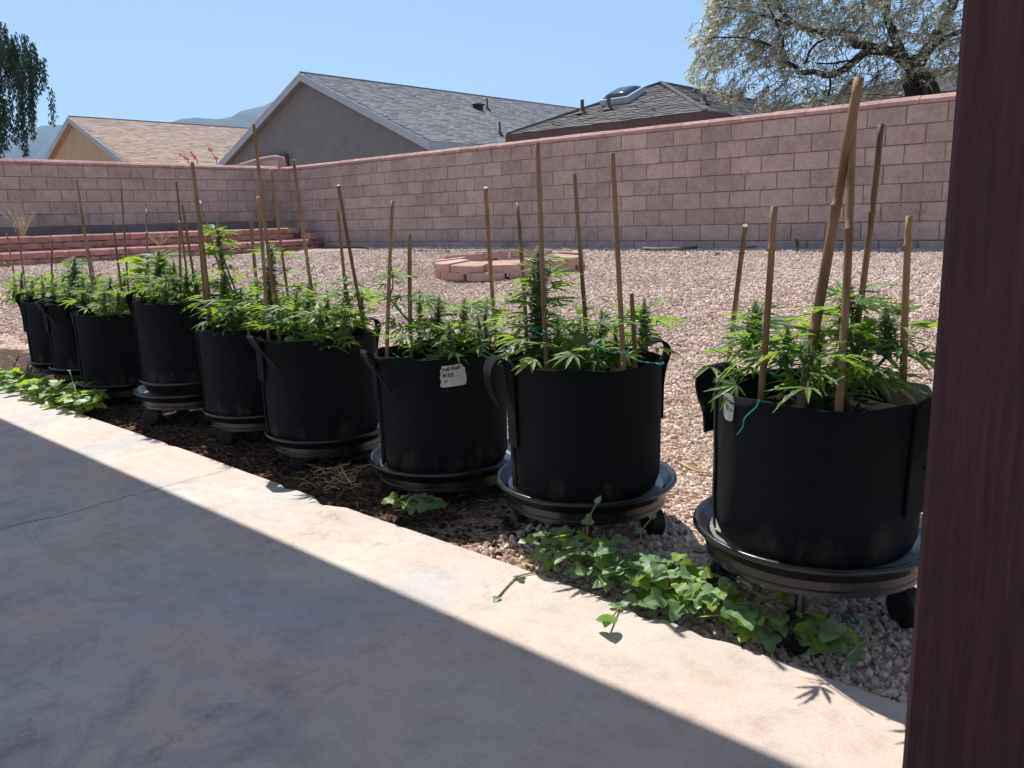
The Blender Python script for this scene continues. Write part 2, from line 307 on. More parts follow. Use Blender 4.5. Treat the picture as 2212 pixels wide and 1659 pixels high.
# patio slab
def patio():
    b=MB(); us=list(np.arange(-16,5.0,.02)); n=len(us)
    rows=[lambda u:-7,lambda u:1.2,lambda u:edge(u)-.012,lambda u:edge(u),lambda u:edge(u)+.004]
    zs=[0,0,0,-.007,-.2]
    for f,z in zip(rows,zs):
        for u in us: b.v.append((u,f(u),z))
    for j in range(4):
        for i in range(n-1):
            q=j*n+i; b.f.append((q,q+1,q+n+1,q+n)); b.m.append(0); b.t.append(.5)
    m,nn,bs,o=mk('stained_concrete'); g=N(nn,'ShaderNodeNewGeometry'); P=g.outputs['Position']
    sp=N(nn,'ShaderNodeSeparateXYZ'); nn.links.new(P,sp.inputs[0])
    w1=noise_n(nn,1.5,6,.6,P,1.6); w2=noise_n(nn,.9,5,.62,P,2.2); w3=noise_n(nn,14,8,.7,P); w4=noise_n(nn,3.2,7,.68,P,1.2)
    c=ramp(nn,w1.outputs['Fac'],[(.28,(.48,.385,.335)),(.46,(.56,.47,.405)),(.6,(.59,.53,.455)),(.75,(.62,.58,.51))]).outputs[0]
    # bluish grey bloom and brown stains; the slab is greyer towards the house side
    blot=ramp(nn,w2.outputs['Fac'],[(.40,(0,0,0)),(.66,(1,1,1))]).outputs[0]
    c=mixc(nn,c,(.47,.465,.47),blot)
    pk=ramp(nn,noise_n(nn,1.05,5,.6,P,1.5).outputs['Fac'],[(.48,(0,0,0)),(.66,(.8,.8,.8))]).outputs[0]
    c=mixc(nn,c,(.66,.49,.42),pk)
    xb=N(nn,'ShaderNodeMapRange'); xb.inputs['From Min'].default_value=-1.8; xb.inputs['From Max'].default_value=-.3; xb.inputs['To Max'].default_value=.5; nn.links.new(sp.outputs['X'],xb.inputs[0])
    c=mixc(nn,c,(.60,.45,.35),xb.outputs[0])
    st=ramp(nn,w4.outputs['Fac'],[(.47,(0,0,0)),(.70,(.85,.85,.85))]).outputs[0]
    yb=N(nn,'ShaderNodeMapRange'); yb.inputs['From Min'].default_value=1.25; yb.inputs['From Max'].default_value=.6; nn.links.new(sp.outputs['Y'],yb.inputs[0])
    sm_=N(nn,'ShaderNodeMath',operation='MULTIPLY'); nn.links.new(st,sm_.inputs[0]); nn.links.new(yb.outputs[0],sm_.inputs[1])
    c=mixc(nn,c,(.31,.275,.275),sm_.outputs[0])
    fine=ramp(nn,w3.outputs['Fac'],[(.3,(.82,.81,.80)),(.5,(1,1,1)),(.7,(1.08,1.08,1.08))]).outputs[0]
    c=mixc(nn,c,fine,1.0,'MULTIPLY')
    # shrinkage crack across the slab plus fine craze lines
    def crack(axis_scale,pos,width,strength,c,vec_scale):
        wn=noise_n(nn,vec_scale,6,.7,P); a=N(nn,'ShaderNodeMath',operation='MULTIPLY_ADD')
        nn.links.new(wn.outputs['Fac'],a.inputs[0]); a.inputs[1].default_value=axis_scale; nn.links.new(sp.outputs['X'],a.inputs[2])
        s2=N(nn,'ShaderNodeMath',operation='ADD'); s2.inputs[1].default_value=-pos-axis_scale*.5; nn.links.new(a.outputs[0],s2.inputs[0])
        ab=N(nn,'ShaderNodeMath',operation='ABSOLUTE'); nn.links.new(s2.outputs[0],ab.inputs[0])
        mr=N(nn,'ShaderNodeMapRange'); mr.inputs['From Min'].default_value=0; mr.inputs['From Max'].default_value=width; mr.inputs['To Min'].default_value=strength; mr.inputs['To Max'].default_value=0
        nn.links.new(ab.outputs[0],mr.inputs[0]); return mixc(nn,c,(.10,.07,.065),mr.outputs[0])
    c=crack(.14,-2.76,.0055,.9,c,2.5)
    c=crack(.5,-.2,.004,.35,c,.9)
    c=crack(.6,-1.3,.004,.30,c,1.1)
    vo=N(nn,'ShaderNodeTexVoronoi',feature='DISTANCE_TO_EDGE'); vo.inputs['Scale'].default_value=1.5
    dv=N(nn,'ShaderNodeVectorMath',operation='MULTIPLY_ADD'); wn=noise_n(nn,3.5,6,.7,P); nn.links.new(wn.outputs['Color'],dv.inputs[0]); dv.inputs[1].default_value=(.55,.55,.55); nn.links.new(P,dv.inputs[2]); nn.links.new(dv.outputs[0],vo.inputs['Vector'])
    cm=ramp(nn,vo.outputs['Distance'],[(0,(1,1,1)),(.009,(0,0,0))]).outputs[0]
    gate=ramp(nn,noise_n(nn,1.3,3,.5,P).outputs['Fac'],[(.44,(0,0,0)),(.58,(.6,.6,.6))]).outputs[0]
    gm=N(nn,'ShaderNodeMath',operation='MULTIPLY'); nn.links.new(cm,gm.inputs[0]); nn.links.new(gate,gm.inputs[1])
    c=mixc(nn,c,(.30,.17,.13),gm.outputs[0])
    sc_=ramp(nn,noise_n(nn,55,5,.75,P).outputs['Fac'],[(.66,(0,0,0)),(.74,(.5,.5,.5))]).outputs[0]
    c=mixc(nn,c,(.26,.20,.17),sc_)
    gr=ramp(nn,noise_n(nn,160,4,.8,P).outputs['Fac'],[(.30,(.84,.83,.82)),(.5,(1,1,1)),(.72,(1.07,1.07,1.07))]).outputs[0]
    c=mixc(nn,c,gr,1.0,'MULTIPLY')
    nn.links.new(c,bs.inputs['Base Color']); bs.inputs['Specular IOR Level'].default_value=.3
    rr=ramp(nn,w2.outputs['Fac'],[(.3,(.62,.62,.62)),(.7,(.8,.8,.8))]); nn.links.new(rr.outputs[0],bs.inputs['Roughness'])
    hb=N(nn,'ShaderNodeMath',operation='MULTIPLY_ADD'); nn.links.new(noise_n(nn,30,8,.7,P).outputs['Fac'],hb.inputs[0]); hb.inputs[1].default_value=.5; nn.links.new(w4.outputs['Fac'],hb.inputs[2])
    bp=N(nn,'ShaderNodeBump'); bp.inputs['Strength'].default_value=.6; bp.inputs['Distance'].default_value=.008; nn.links.new(hb.outputs[0],bp.inputs['Height']); nn.links.new(bp.outputs[0],bs.inputs['Normal'])
    b.obj('patio',m,kind='structure')
patio()
# ------------------------------------------------------------------ unseen guessed house; cover and wall sized and tinted for shade and bounce light
h=thing('house','guessed unseen stucco house with a flat patio cover sized to shade the concrete','house',(0,-3.4,0))
b=MB(); b.box((-12,-2.3,-.1),(5,-2.0,3.0)); b.obj('wall',M['stucco_house'],h)
b=MB(); b.box((-9,2.3,2.45),(1.2,5.265,2.60)); b.obj('patio_roof',M['ceil'],h)
b=MB(); b.box((-9,5.267,2.43),(1.2,5.305,2.66)); b.obj('fascia',M['post'],h)
b=MB(); b.box((-8.9,4.41,2.25),(1.1,4.59,2.449)); b.obj('beam',M['post'],h)
# porch post: its near left corner passes the frame at x=1962..2080
b=MB(); pw=.26
cx,cy=-.247,.985
prof=[(0,0),(.006,-.006),(pw-.006,-.006),(pw,0),(pw,pw),(0,pw)]
vs=[];lv=[0,.3,.6,.9,1.2,1.5,1.8,2.1,2.249]
for z in lv:
    for (x,y) in prof: vs.append((x+.0025*noise.noise((x*3,y*3,z*2.3)),y+.002*noise.noise((y*3+5,x,z*2)),z))
fs=[(i*6+k,i*6+(k+1)%6,(i+1)*6+(k+1)%6,(i+1)*6+k) for i in range(len(lv)-1) for k in range(6)]
b.add(vs,fs); p=b.obj('porch_post',M['post'],loc=(cx,cy,0)); tag(p,'thick dark maroon painted wooden post at the right edge of the view','post')
# ------------------------------------------------------------------ block walls
BW,BH=.4064,.2032
def block_mesh(i,w,hh,d,mt,gap=.0075,ch=.006,rough=.003):
    # front face towards -Y, x in 0..w, z in 0..hh ; chipped, chamfered edge
    q=random.Random(100+i); b=MB(); g=gap/2
    def ring(y,ins):
        pts=[]
        xs=[g+ins,w*.33,w*.66,w-g-ins]; zs=[g+ins,hh*.5,hh-g-ins]
        for x in xs: pts.append((x,zs[0]))
        pts.append((xs[-1],zs[1]))
        for x in reversed(xs): pts.append((x,zs[2]))
        pts.append((xs[0],zs[1]))
        return [(x+q.uniform(-1,1)*rough,y+q.uniform(-1,1)*rough*.6,z+q.uniform(-1,1)*rough) for x,z in pts]
    a=ring(0,ch); c=ring(ch,0); e=[(x,d,z) for x,_,z in c]
    n=len(a); vs=a+c+e+[(w/2,-.002,hh/2)]
    fs=[(k,(k+1)%n,3*n) for k in range(n)]+[(n+k,n+(k+1)%n,(k+1)%n,k) for k in range(n)]+[(2*n+k,2*n+(k+1)%n,n+(k+1)%n,n+k) for k in range(n)]
    b.add(vs,fs); return b.mesh('block',mt)
bm=[block_mesh(i,BW,BH,.10,M['block']) for i in range(6)]
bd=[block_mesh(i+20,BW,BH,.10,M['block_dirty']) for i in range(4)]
def cap_mesh(i,w=BW):
    q=random.Random(i); b=MB(); g=.003
    pr=[(-.018,0),(-.020,.040),(.035,.078),(.07,.086),(.225,.082),(.235,.0)]
    vs=[];xs=[g,w*.5,w-g]
    for x in xs:
        for y,z in pr: vs.append((x,y+q.uniform(-1,1)*.0025,z+q.uniform(-1,1)*.003))
    n=len(pr); fs=[(i_*n+k,(i_+1)*n+k,(i_+1)*n+(k+1)%n,i_*n+(k+1)%n) for i_ in range(2) for k in range(n)]
    fs+=[tuple(range(n)),tuple(range(2*n,3*n))[::-1]]
    b.add(vs,fs); return b.mesh('cap_block',M['cap'])
cm_=[cap_mesh(i) for i in range(4)]
def wall(label,origin,rotz,s0,s1,z0,nfull,bott,s_parts,ph,dirty=None):
    """courses hang down from z0; s runs along the wall; parts from s_parts to s1, rest joined"""
    t=thing('block_wall',label,'wall',origin); t.rotation_euler=(0,0,rotz)
    rest=MB(); cnt=0
    ks0=int(math.floor(s0/BW)); ks1=int(math.ceil(s1/BW))
    for r in range(nfull):
        off=ph if r%2==0 else ph-.5
        for k in range(ks0,ks1+1):
            x=(k+off)*BW; 
            if x<s0-.02 or x+BW>s1+.02: continue
            z=z0-(r+1)*BH
            drt=dirty and dirty(x,r)
            me=R_.choice(bd if drt else bm)
            if x>=s_parts[0] and x<=s_parts[1] and cnt<300:
                put('block',me,t,(x,U(-.003,.002),z)); cnt+=1
            else: rest.box((x+.004,0,z+.004),(x+BW-.004,.1,z+BH-.004),0,U(0,1))
    # end halves
    for r in range(nfull):
        off=ph if r%2==0 else ph-.5
        f=(off%1)*BW; a=s0; 
        xs=[(k+off)*BW for k in range(ks0,ks1+2)]
        x0=min(x for x in xs if x>=s0-.02)
        if x0-s0>.05: rest.box((s0+.004,0,z0-(r+1)*BH+.004),(x0-.004,.1,z0-r*BH-.004),0)
        x1=max(x for x in xs if x<=s1+.02)
        if s1-x1>.05: rest.box((x1+.004,0,z0-(r+1)*BH+.004),(s1-.004,.1,z0-r*BH-.004),0)
    if rest.v: rest.obj('far_block',M['block'],t,kind='stuff')
    m=MB(); m.box((s0,.009,bott),(s1,.098,z0-.002)); m.obj('mortar',M['mortar'],t)
    x=s0
    k=0
    while x<s1-.05:
        put('cap_block',R_.choice(cm_),t,(x,0,z0+U(-.001,.003))); x+=BW
    return t,rest
# right-hand wall: front face at Y=9.55, joint phase taken from the photograph
U0=-14.93
tw,_=wall('long pink concrete block wall running to the right behind the fire pit',(U0,9.55,0),0,0,18.7,HE+1.061,8,.2,(0,14.4),((-6.517-U0)/BW)%1.0,dirty=None)
# left-hand wall faces +X: rotated so that local x runs towards -Y ... local front (-Y) faces +X
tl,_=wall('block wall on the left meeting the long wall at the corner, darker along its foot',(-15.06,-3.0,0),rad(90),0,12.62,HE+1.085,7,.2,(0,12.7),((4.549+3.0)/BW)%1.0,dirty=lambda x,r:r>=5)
# corner pilaster
t=thing('wall_pilaster','narrow block pilaster standing in the corner where both walls meet','pilaster',(-14.94,9.38,0))
for r in range(8):
    b=MB(); q=U(-.002,.002); b.box((.005,q,HE+1.061-(r+1)*BH+.004),(.335,.165,HE+1.061-r*BH-.004)); b.obj('block',M['block'],t)
b=MB(); b.box((.012,.01,.2),(.328,.16,HE+1.06)); b.obj('mortar',M['mortar'],t)
b=MB(); b.box((-.01,-.02,HE+1.062),(.35,.15,HE+1.10)); b.obj('cap_block',M['cap'],t)
# neighbour's lower wall stub and gate box seen over the corner
pa=atY(498,340,12.0); pb=atY(604,338,12.0)
t=thing('wall_stub','short rounded wall section rising just behind the corner of the yard','wall',(pa.x,12.0,0)); wl=pb.x-pa.x; zt=pb.z-.06
b=MB(); b.box((0,0,.3),(wl-.1,.2,zt)); b.obj('wall',M['block'],t)
b=MB(); b.tube([(0,.1,zt-.10),(wl*.3,.1,zt-.03),(wl*.6,.1,zt+.03),(wl*.85,.1,zt+.04),(wl*.97,.1,zt-.01),(wl,.1,zt-.16)],.09,10); b.obj('cap',M['cap'],t,smooth=True)
# ------------------------------------------------------------------ terraced planter in front of the left wall
def rblock(i,w=.30,hh=.10,d=.18,mt=None):
    q=random.Random(i+400); b=MB(); n=6; vs=[]
    for z,ins in ((0,.0),(.006,0),(hh-.020,0),(hh,.045)):
        for k in range(n+1):
            x=w*k/n; y=-.03*math.sin(math.pi*k/n)**.7+q.uniform(-1,1)*.004+ins
            vs.append((x*(1-.012)+.002,y,z+q.uniform(-1,1)*.0015))
        vs.append((w-.004-.03,d,z)); vs.append((.034,d,z))
    m=n+3
    fs=[(j*m+k,j*m+(k+1)%m,(j+1)*m+(k+1)%m,(j+1)*m+k) for j in range(3) for k in range(m)]
    fs+=[tuple(range(m))[::-1],tuple(range(3*m,4*m))]
    b.add(vs,fs); return b.mesh('block',mt)
rb=[rblock(i,mt=M['redblock']) for i in range(5)]
def terrace(label,u,ztop,courses,v0,v1,curve):
    t=thing('retaining_wall',label,'retaining wall',(u,v0,ztop-.1*courses),'terraced planter walls')
    for c in range(courses):
        s=(c%2)*.15
        while v0+s<v1:
            v=v0+s; du=curve(v)
            o=put('block',R_.choice(rb),t); o.location=(du+U(-.008,.008)-.012*c,s,.1*c+U(-.003,.003)); 
            o.rotation_euler=(0,0,rad(90)+(curve(v+.3)-curve(v))*-3.3)
            s+=.302
    return t
cu=lambda v: -.10*max(0,v-8.0)**1.5
cl=lambda v: -.06*max(0,v-8.0)**1.7
terrace('upper tier of the red block planter against the left wall',-13.9,.83,3,-1.0,9.1,lambda v:0)
terrace('lower tier of the red block planter, curving toward the corner',-13.3,.605,3,-1.0,9.35,lambda v:-.16*max(0,v-8.3)**2)
b=MB(); b.box((.0,0,0),(.30,.18,.12)); o=b.obj('loose_block',M['redblock'],loc=(-13.72,9.14,.60)); tag(o,'single red block sitting at the end of the upper planter tier','block')
b=MB()
for (x0,x1,z,nm) in ((-15.0,-14.05,.79,0),(-13.9,-13.45,.575,0)):
    us=np.linspace(x0,x1,8); vs_=np.arange(-1.0,9.5,.15); o0=len(b.v)
    for v in vs_:
        for u in us: b.v.append((u,v,z+.02*noise.noise((u*4,v*4,0))+.006*noise.noise((u*15,v*15,0))))
    for j in range(len(vs_)-1):
        for i in range(7):
            q=o0+j*8+i; b.f.append((q,q+1,q+9,q+8)); b.m.append(0); b.t.append(.5)
b.obj('planter_gravel',mat('planter_fill',[(.3,(.36,.24,.19)),(.55,(.55,.40,.33)),(.8,(.68,.55,.47))],60,.95,1,90),kind='structure')
# ------------------------------------------------------------------ gravel
def gravel():
    pts=[];scs=[];rr=random.Random(5)
    f2=Vector((fw.x,fw.y)).normalized(); r2=Vector((rt.x,rt.y)).normalized()
    def region(n,d0,d1,s0,s1):
        c=0
        while c<n:
            d=math.sqrt(rr.uniform(d0*d0,d1*d1)); a=rr.uniform(-.80,.62)
            p=f2*d*math.cos(a)+r2*d*math.sin(a); u,v=p.x,p.y
            if v<EDGE+.015 or v>9.52 or u<-13.25 or u>4: continue
            c+=1
            soil=v<2.15+.25*noise.noise((u*2,v*2,7)) and u<-1.55
            if soil: continue
            s=rr.uniform(s0,s1)*(rr.random()**.5*.6+.6)
            z=G(u,v)+s*.15
            if v<edge(u)+s: continue
            pts.append((u,v,z)); scs.append(s)
    region(17000,1.0,3.2,.0055,.0115)
    region(34000,3.2,5.6,.0075,.0135)
    region(62000,5.6,9.5,.0085,.0145)
    region(26000,9.5,14.5,.012,.019)
    me=bpy.data.meshes.new('gravel'); me.from_pydata(pts,[],[])
    a=me.attributes.new('sc','FLOAT','POINT'); a.data.foreach_set('value',scs)
    o=put('gravel',me,kind='stuff'); tag(o,'pink and brown crushed gravel spread over the yard','gravel',kind='stuff')
    m,nn,bs,oo=mk('gravel_stone'); oi=N(nn,'ShaderNodeObjectInfo'); tc=N(nn,'ShaderNodeTexCoord')
    c=ramp(nn,oi.outputs['Random'],[(0,(.36,.23,.18)),(.10,(.56,.40,.32)),(.35,(.68,.51,.41)),(.65,(.74,.59,.48)),(.80,(.66,.57,.50)),(.90,(.79,.68,.57)),(1,(.84,.77,.68))]).outputs[0]
    gg=N(nn,'ShaderNodeNewGeometry'); bn=noise_n(nn,.9,5,.65,gg.outputs['Position'])
    c=mixc(nn,c,ramp(nn,bn.outputs['Fac'],[(.35,(.84,.80,.77)),(.55,(1,1,1)),(.7,(1.06,1.05,1.04))]).outputs[0],1.0,'MULTIPLY')
    nn.links.new(c,bs.inputs['Base Color']); bs.inputs['Roughness'].default_value=.9; bs.inputs['Specular IOR Level'].default_value=.15
    ng=bpy.data.node_groups.new('gravel_gn','GeometryNodeTree')
    ng.interface.new_socket('Geometry',in_out='INPUT',socket_type='NodeSocketGeometry'); ng.interface.new_socket('Geometry',in_out='OUTPUT',socket_type='NodeSocketGeometry')
    A=ng.nodes; L=ng.links
    gi=A.new('NodeGroupInput'); go=A.new('NodeGroupOutput')
    jn=A.new('GeometryNodeGeometryToInstance')
    for k in range(5):
        ic=A.new('GeometryNodeMeshIcoSphere'); ic.inputs['Radius'].default_value=1; ic.inputs['Subdivisions'].default_value=1 if k<3 else 2
        sp=A.new('GeometryNodeSetPosition'); wn=A.new('ShaderNodeTexNoise'); wn.noise_dimensions='4D'; wn.inputs['Scale'].default_value=1.1; wn.inputs['W'].default_value=k*7.3
        vm=A.new('ShaderNodeVectorMath'); vm.operation='MULTIPLY_ADD'; vm.inputs[1].default_value=(1.6,1.6,1.6); vm.inputs[2].default_value=(-.8,-.8,-.8)
        L.new(wn.outputs['Color'],vm.inputs[0]); L.new(vm.outputs[0],sp.inputs['Offset']); L.new(ic.outputs['Mesh'],sp.inputs['Geometry'])
        sm2=A.new('GeometryNodeSetMaterial'); sm2.inputs['Material'].default_value=m; L.new(sp.outputs[0],sm2.inputs[0]); L.new(sm2.outputs[0],jn.inputs[0])
    ip=A.new('GeometryNodeInstanceOnPoints'); L.new(gi.outputs[0],ip.inputs['Points']); L.new(jn.outputs[0],ip.inputs['Instance']); ip.inputs['Pick Instance'].default_value=True
    rv=A.new('FunctionNodeRandomValue'); rv.data_type='FLOAT_VECTOR'; rv.inputs[0].default_value=(-3.14,-3.14,-3.14); rv.inputs[1].default_value=(3.14,3.14,3.14); L.new(rv.outputs[0],ip.inputs['Rotation'])
    ri=A.new('FunctionNodeRandomValue'); ri.data_type='INT'; ri.inputs[4].default_value=0; ri.inputs[5].default_value=4; ri.inputs['Seed'].default_value=3; L.new(ri.outputs[2],ip.inputs['Instance Index'])
    rs=A.new('FunctionNodeRandomValue'); rs.data_type='FLOAT_VECTOR'; rs.inputs[0].default_value=(.75,.55,.45); rs.inputs[1].default_value=(1.35,1.0,.85); rs.inputs['Seed'].default_value=9
    na=A.new('GeometryNodeInputNamedAttribute'); na.data_type='FLOAT'; na.inputs[0].default_value='sc'
    vs2=A.new('ShaderNodeVectorMath'); vs2.operation='SCALE'; L.new(rs.outputs[0],vs2.inputs[0]); L.new(na.outputs[0],vs2.inputs['Scale']); L.new(vs2.outputs[0],ip.inputs['Scale'])
    L.new(ip.outputs[0],go.inputs[0])
    md=o.modifiers.new('gn','NODES'); md.node_group=ng
gravel()
def clods():
    q=random.Random(77); b=MB()
    ico=[(0,0,1),(.89,0,.45),(.28,.85,.45),(-.72,.53,.45),(-.72,-.53,.45),(.28,-.85,.45),(.72,.53,-.45),(-.28,.85,-.45),(-.89,0,-.45),(-.28,-.85,-.45),(.72,-.53,-.45),(0,0,-1)]
    F=[(0,1,2),(0,2,3),(0,3,4),(0,4,5),(0,5,1),(1,6,2),(2,7,3),(3,8,4),(4,9,5),(5,10,1),(2,6,7),(3,7,8),(4,8,9),(5,9,10),(1,10,6)]
    n=0
    while n<5200:
        u=q.uniform(-6.2,-1.4); v=q.uniform(1.46,2.35)
        if v<edge(u)+.012 or v>2.15+.25*noise.noise((u*2,v*2,7)): continue
        n+=1; s_=.0035+.012*q.random()**4; z=G(u,v)+s_*.2
        b.add([(u+x*s_*q.uniform(.6,1.3),v+y*s_*q.uniform(.6,1.3),z+zz*s_*q.uniform(.5,1)) for x,y,zz in ico],F,0,q.random())
    o=b.obj('soil_clods',mat('soil_clod',[(.3,(.06,.038,.028)),(.6,(.14,.09,.066)),(.85,(.26,.175,.135))],25,.97,.6,120,.5,tone=True,spec=.1),kind='stuff')
    tag(o,'small brown soil clods along the bed between bags and concrete','soil',kind='stuff')
clods()
# ------------------------------------------------------------------ fire pit
def firepit():
    C=Vector((-6.02,6.64)); Ro=.80; Ri=.52; n=11
    zb=G(C.x,C.y)
    t=thing('fire_pit','round fire pit of two stacked courses of red concrete blocks','fire pit',(C.x,C.y,zb))
    gx=(G(C.x+.7,C.y)-G(C.x-.7,C.y))/1.4; gy=(G(C.x,C.y+.7)-G(C.x,C.y-.7))/1.4
    def tb(i):
        q=random.Random(i+70); b=MB(); ha=math.pi/n*.975; hh=.084; vs=[]
        pl=[(Ri,-ha),(Ro*.995,-ha*.93),(Ro+.02,-ha*.6),(Ro+.02,ha*.6),(Ro*.995,ha*.93),(Ri,ha)]
        for z,s in ((0,0),(.005,.0),(hh-.008,0),(hh,.008)):
            for r,a in pl: vs.append(((r-(s if r>.6 else -s))*math.cos(a)+q.uniform(-1,1)*.003,r*math.sin(a)*(1-s*.4)+q.uniform(-1,1)*.003,z))
        m=6; fs=[(j*m+k,j*m+(k+1)%m,(j+1)*m+(k+1)%m,(j+1)*m+k) for j in range(3) for k in range(m)]+[tuple(range(m))[::-1],tuple(range(3*m,4*m))]
        b.add(vs,fs); return b.mesh('block',M['pitblock'])
    ms=[tb(i) for i in range(4)]
    for c in range(2):
        for k in range(n):
            a=2*math.pi*(k+.5*c)/n+U(-.015,.015); dr=U(-.02,.022)
            px,py=math.cos(a)*.7,math.sin(a)*.7; z=.080*c-.012+gx*px+gy*py+U(-.004,.006)
            o=put('block',R_.choice(ms),t); tl_=rad(5.5)*(1 if c else .3)+U(-.02,.02)
            o.matrix_local=Matrix.Translation((px*(1+dr),py*(1+dr),z))@Matrix.Rotation(a,4,'Z')@Matrix.Rotation(tl_,4,'Y')@Matrix.Translation((-.7,0,0))
firepit()
# ------------------------------------------------------------------ houses
def shingles(parent,P0,ed,sd,poly,mt,name='shingle',row=.135,tab=.27,parts=0,mt1=None):
    """P0 origin on eave, ed unit along eave, sd unit up the slope; poly in (s,t) coords"""
    nrm=ed.cross(sd).normalized()
    if nrm.z<0: nrm=-nrm
    def inside(x,y):
        c=False; n=len(poly); j=n-1
        for i in range(n):
            xi,yi=poly[i];xj,yj=poly[j]
            if (yi>y)!=(yj>y) and x<(xj-xi)*(y-yi)/(yj-yi)+xi: c=not c
            j=i
        return c
    b=MB(); smin=min(p[0] for p in poly); smax=max(p[0] for p in poly); tmax=max(p[1] for p in poly)
    r=0; t=0; q=random.Random(int(abs(P0.x*100)));cand=0; rect=len(poly)==4 and poly[0][0]==poly[3][0]
    pm=None
    if parts:
        pmb=MB(); X=ed*tab*.985;Y=sd*row*1.05
        h0=nrm*.022;h1=nrm*.006; o_=Vector((0,0,0))
        pmb.add([o_+h0*.2,X+h0*.2,X+h0,h0,Y+X+h1,Y+h1],[(0,1,2,3),(3,2,4,5),(0,3,5),(1,4,2)]); pm=pmb.mesh('shingle',mt1)
    while t<tmax:
        s=smin-(r%2)*tab*.5+q.uniform(-.03,.03)
        while s<smax:
            if inside(s+tab/2,t+row/2):
                s_=s; w_=tab*.985
                if rect:
                    s_=max(s,smin); w_=min(s+tab*.985,smax)-s_
                    if w_<.03: s+=tab; continue
                th=q.uniform(.010,.024); a=P0+ed*s_+sd*(t-.004)
                if parts and cand<parts: 
                    put(name,pm,parent,(a-parent.location)+nrm*(th-.02)); cand+=1
                else:
                    X=ed*w_;Y=sd*row*1.05;h0=nrm*th;h1=nrm*.004
                    vv=[a,a+X,a+X+h0,a+h0,a+X+Y+h1,a+Y+h1]
                    b.add([v-parent.location for v in vv],[(0,1,2,3),(3,2,4,5)],0,q.random())
            s+=tab
        t+=row; r+=1
    b.obj(name if not parts else 'upper_shingle',mt,parent,tone=True,kind='stuff')
def quad(b,pts,loc,mi=0): b.add([Vector(p)-loc for p in pts],[tuple(range(len(pts)))],mi)
def gable_house(label,ua,v0,v1,half,zr,ze,wallm,shm,zg=.3,over=.45):
    L=Vector((ua,v0,zg)); t=thing('house',label,'house',L)
    sl=(zr-ze)/half
    iw=half-over; zw=zr-.10-sl*iw
    b=MB()
    for v in (v0+.25,v1-.25):
        pts=[(ua-iw,v,zg),(ua+iw,v,zg),(ua+iw,v,zw-.10),(ua,v,zr-.20),(ua-iw,v,zw-.10)]
        quad(b,pts if v==v0+.25 else pts[::-1],L)
    for s in (-1,1): quad(b,[(ua+s*iw,v0+.25,zg),(ua+s*iw,v1-.25,zg),(ua+s*iw,v1-.25,zw-.10),(ua+s*iw,v0+.25,zw-.10)],L)
    b.obj('wall',wallm,t)
    for s in (-1,1):
        ed=Vector((0,1,0)); sd=Vector((-s*half,0,zr-ze)); ln=sd.length; sd.normalize()
        b=MB(); a=Vector((ua+s*half,v0,ze)); 
        n=ed.cross(sd).normalized(); n=n if n.z>0 else -n
        X=ed*(v1-v0);Y=sd*ln; dn=-n*.16
        vv=[a,a+X,a+X+Y,a+Y]; vv+= [v+dn for v in vv]
        b.add([v-L for v in vv],[(0,1,2,3),(7,6,5,4),(0,4,5,1),(1,5,6,2),(2,6,7,3),(3,7,4,0)]); b.obj('roof',[M['sh_dark1'] if shm is M['sh_dark'] else shm],t)
        shingles(t,a+n*.004,ed,sd,[(0,0),(v1-v0,0),(v1-v0,ln-.02),(0,ln-.02)],shm)
        # barge boards on both gables, eave fascia
        for v in (v0-.035,v1+.005):
            b=MB(); p0=Vector((ua+s*(half+.02),v,ze-.03)); p1=Vector((ua+s*.001,v,zr-.0)); dz=Vector((0,0,-.24)); Yd=Vector((0,.03,0))
            vv=[p0,p1,p1+dz,p0+dz]; vv+=[x+Yd for x in vv]
            b.add([x-L for x in vv],[(0,1,2,3),(7,6,5,4),(0,4,5,1),(1,5,6,2),(2,6,7,3),(3,7,4,0)]); b.obj('barge_board',M['trim'],t)
        b=MB(); x0=ua+s*(half+.003); x1=ua+s*(half+.03)
        b.box((min(x0,x1)-L.x,-.035,ze-.24-L.z),(max(x0,x1)-L.x,v1-v0+.035,ze-.0-L.z)); b.obj('fascia',M['trim'],t)
    b=MB(); b.tube([Vector((0,0,zr+.015-zg)),Vector((0,v1-v0,zr+.015-zg))],.035,6); b.obj('ridge_cap',M['sh_gray'],t)
    return t,L
def vent(t,L,p,h_=.32,r=.04,thick=True):
    b=MB(); P=Vector(p)-L; b.tube([P-Vector((0,0,.1)),P+Vector((0,0,h_))],r,12); o=b.obj('vent_pipe',M['pipe'],t,smooth=False)
    b=MB(); b.lathe([(r*3.6,.0),(r*2.2,.05),(r*1.15,.12)],14,c=P); b.obj('flashing',M['pipe'],o)
g1,L1=gable_house('grey stucco house whose gable end rises highest above the yard wall',-23.36,16.0,32.5,6.03,5.67,3.06,M['stucco_gray'],M['sh_gray'])
def onroof(x,y,ua,half,zr,ze,s=1):
    d=ray(x,y); k=(zr-ze)/half
    # plane z = zr - k*s*(X-ua)
    tt=(zr+k*s*ua-HE)/(d.z+k*s*d.x); return EYE+d*tt
for (x,y,h_) in ((1053,238,.42),(1080,292,.42)): vent(g1,L1,onroof(x,y,-23.36,6.03,5.67,3.06),h_,.035)
P=onroof(1033,236,-23.36,6.03,5.67,3.06); b=MB(); b.box((-.12,-.14,-.02),(.12,.14,.14)); b.box((-.17,-.18,.14),(.17,.18,.18)); b.obj('roof_vent',M['char'],g1,loc=P-L1)
pa=atY(556,335,16.2); pb=atY(621,333,16.2); b=MB(); b.box((pa.x-L1.x,.12,1.5-L1.z),(pb.x-L1.x,.246,pb.z-L1.z)); b.obj('recess_panel',mat('dark_panel',[(.3,(.09,.085,.08)),(.7,(.12,.11,.105))],4),g1)
